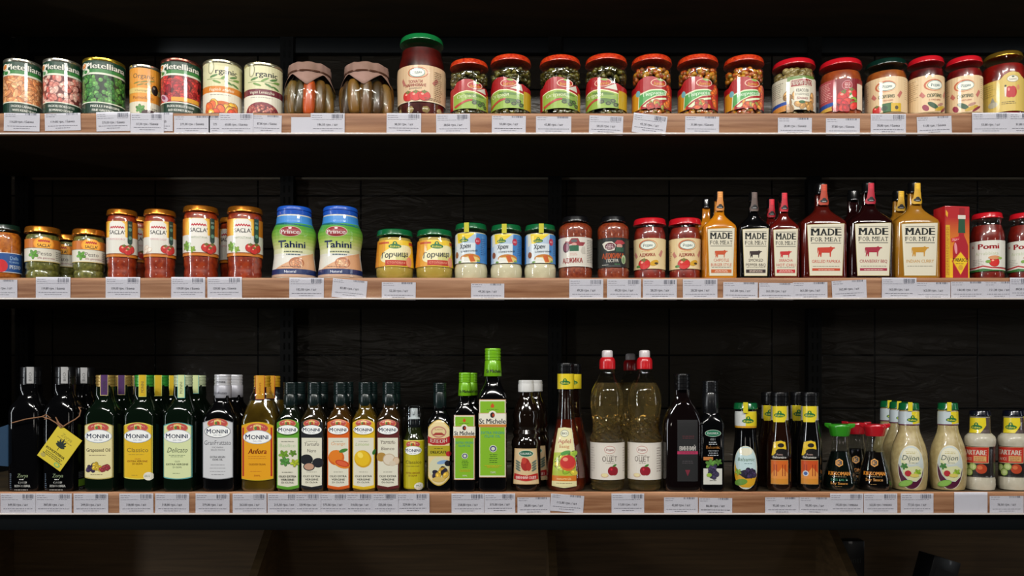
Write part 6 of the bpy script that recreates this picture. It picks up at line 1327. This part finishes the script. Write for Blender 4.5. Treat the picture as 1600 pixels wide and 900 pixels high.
M_ = [(4, 46, 437, 465, '145,50 грн. / шт', 'under the blue labelled pesto jar', 0), (83, 54, 433, 466, '119,80 грн. / Банка', 'between the two front pesto jars', .3), (192, 54, 433, 466, '159,50 грн. / Банка', 'under the first red sauce jar', .3), (294, 53, 433, 466, '139,00 грн. / Банка', 'between the second and third red sauce jars', .4), (351, 54, 433, 466, '139,00 грн. / Банка', 'between the third and fourth red sauce jars', -.4),
     (479, 54, 434, 468, '182,00 грн. / шт', 'under the first tahini jar', .3), (546, 54, 437, 466, '83,80 грн. / шт', 'strongly tilted under the second tahini jar', 5), (623, 53, 441, 469, '52,20 грн. / шт', 'under the first mustard jar', .5), (762, 52, 443, 469, '49,20 грн. / шт', 'alone under the horseradish jars', .3),
     (916, 53, 436, 469, '49,20 грн. / шт', 'under the white labelled adjika jar', .2), (975, 53, 436, 469, '49,20 грн. / шт', 'under the black labelled adjika jar', .2), (1031, 53, 436, 469, '28,20 грн. / шт', 'under the first red lidded adjika jar', .2), (1094, 54, 436, 469, '28,20 грн. / шт', 'between the adjika and the orange barbecue sauce', -.3),
     (1157, 54, 441, 469, '161,00 грн. / шт', 'between the small orange and black sauce bottles', .8), (1213, 54, 442, 469, '161,00 грн. / шт', 'under the small red sauce bottle', .3), (1266, 54, 441, 468, '161,00 грн. / шт', 'between the small red sauce bottle and the first large one', -.6), (1327, 54, 438, 466, '162,00 грн. / шт', 'tilted between the first two large sauce bottles', -2.5),
     (1405, 54, 434, 468, '162,00 грн. / шт', 'between the middle large sauce bottle and the yellow one', .4), (1458, 54, 441, 468, '162,00 грн. / шт', 'under the large yellow sauce bottle', .3), (1512, 52, 440, 467, '184,00 грн. / шт', 'under the red and yellow carton', -.3), (1562, 48, 440, 467, '151,00 грн. / шт', 'under the first white labelled tomato sauce jar', -.3), (1597, 38, 434, 467, '88,50 грн.', 'under the last tomato sauce jar', .2)]
for i, (cx, w_, a, b_, t, lab, ti) in enumerate(M_): price(cx, w_, a, b_, 1, t, 'white price tag '+lab, ti, lay=1 if i in (14, 17, 21) else 0)
Lo = [(28, 55, 771, 804, '349,50 грн. / шт', 'under the endmost black bottle'), (84, 56, 771, 804, '387,00 грн. / шт', 'under the black bottle with yellow tag'), (142, 54, 771, 804, '249,50 грн. / шт', 'under the grape oil bottle'), (213, 53, 771, 804, '318,00 грн. / шт', 'under the golden labelled oil'), (269, 53, 771, 804, '318,00 грн. / шт', 'under the turquoise edged oil'),
      (332, 53, 771, 804, '379,00 грн. / шт', 'under the silver labelled oil'), (390, 53, 771, 804, '263,00 грн. / шт', 'under the bright yellow labelled oil'), (444, 52, 771, 804, '215,50 грн. / шт', 'under the basil oil'), (481, 40, 771, 804, '325,90 грн. / шт', 'under the black truffle oil'), (520, 46, 771, 804, '375,00 грн. / шт', 'under the orange fruit oil'), (562, 42, 771, 804, '310,00 грн. / шт', 'under the lemon oil'), (602, 40, 771, 804, '325,00 грн.', 'under the white truffle oil'),
      (645, 52, 771, 803, '229,00 грн. / шт', 'under the spray bottle'), (731, 51, 771, 804, '258,00 грн. / шт', 'under the smaller lime labelled bottle'), (781, 48, 771, 803, '375,00 грн. / шт', 'under the tallest lime labelled bottle'), (834, 51, 777, 804, '38,80 грн. / шт', 'under the ribbed dark vinegar'), (886, 52, 773, 800, '115,80 грн. / шт', 'strongly tilted under the apple vinegar'), (981, 51, 771, 803, '17,00 грн. / шт', 'alone between the two clear vinegar bottles'),
      (1064, 53, 777, 803, '42,00 грн. / шт', 'under the wide black vinegar bottle'), (1118, 52, 778, 804, '86,00 грн. / шт', 'under the slim black balsamic'), (1222, 53, 777, 804, '95,00 грн. / шт', 'under the brown balsamic bottle'), (1273, 48, 777, 804, '95,00 грн. / шт', 'under the black balsamic beside the soy sauce'), (1323, 52, 771, 804, '192,00 грн. / пляшка', 'under the green capped soy sauce'), (1376, 52, 771, 804, '162,00 грн. / пляшка', 'under the red capped soy sauce'),
      (1433, 51, 771, 804, '77,50 грн. / шт', 'under the first pale dressing bottle'), (1517, 52, 769, 804, None, 'left blank under the second dressing bottle'), (1573, 53, 775, 803, '78,50 грн. / шт', 'under the tartare sauce')]
for i, (cx, w_, a, b_, t, lab) in enumerate(Lo): price(cx, w_, a, b_, 2, t, 'white price tag '+lab, {886: 4.5, 1273: .8, 1118: .5}.get(cx, random.uniform(-.4, .4)), lay=1 if i in (8, 10, 12) else (2 if i == 11 else 0), bold=cx == 1118)

# ------------------------------------------------------------------ dark goods in the bin below
root = bpy.data.objects.new('dark_carton', None); COL.objects.link(root); Yb = 1.85; root.location = ((1326-800)*Yb/F, Yb, .631); root.rotation_euler = (0, 0, 0)
tagit(root, 'dark carton with faint grey lettering in the bin below the shelf', 'carton')
hh = CZ+(HZ-845)*Yb/F-.631; g = Geo(); g.box(-.037, .037, 0, .034, 0, hh, bev=.002); g.done('carton_body', mat('#0a0c10', .4, 0, .1, 'black carton'), root)
s = Flat(); s.root = root; s.k = Yb/F; s.b = 1; s.z = lambda v, r=None: CZ+(HZ-v)*Yb/F-.631; s.at = lambda z: (10, 0, 60)
L = Label(s, 80., None, lift=.0003, name='carton_print'); L.text('Zaunti', 2, 875, 9, '#3a3c40', 34, bold=0); L.done()
root = bpy.data.objects.new('dark_carton', None); COL.objects.link(root); root.location = ((1462-800)*1.74/F, 1.74, .66); root.rotation_euler = (0, .3, .2)
tagit(root, 'small black carton leaning at an angle in the bin below the shelf', 'carton')
g = Geo(); g.box(-.035, .035, 0, .05, 0, .105, bev=.002); g.done('carton_body', mat('#08090c', .4, 0, .1, 'black carton'), root); g = Geo(); g.box(-.025, .025, -.0006, .0, .02, .08); g.done('label', mat('#14161a', .5), root)
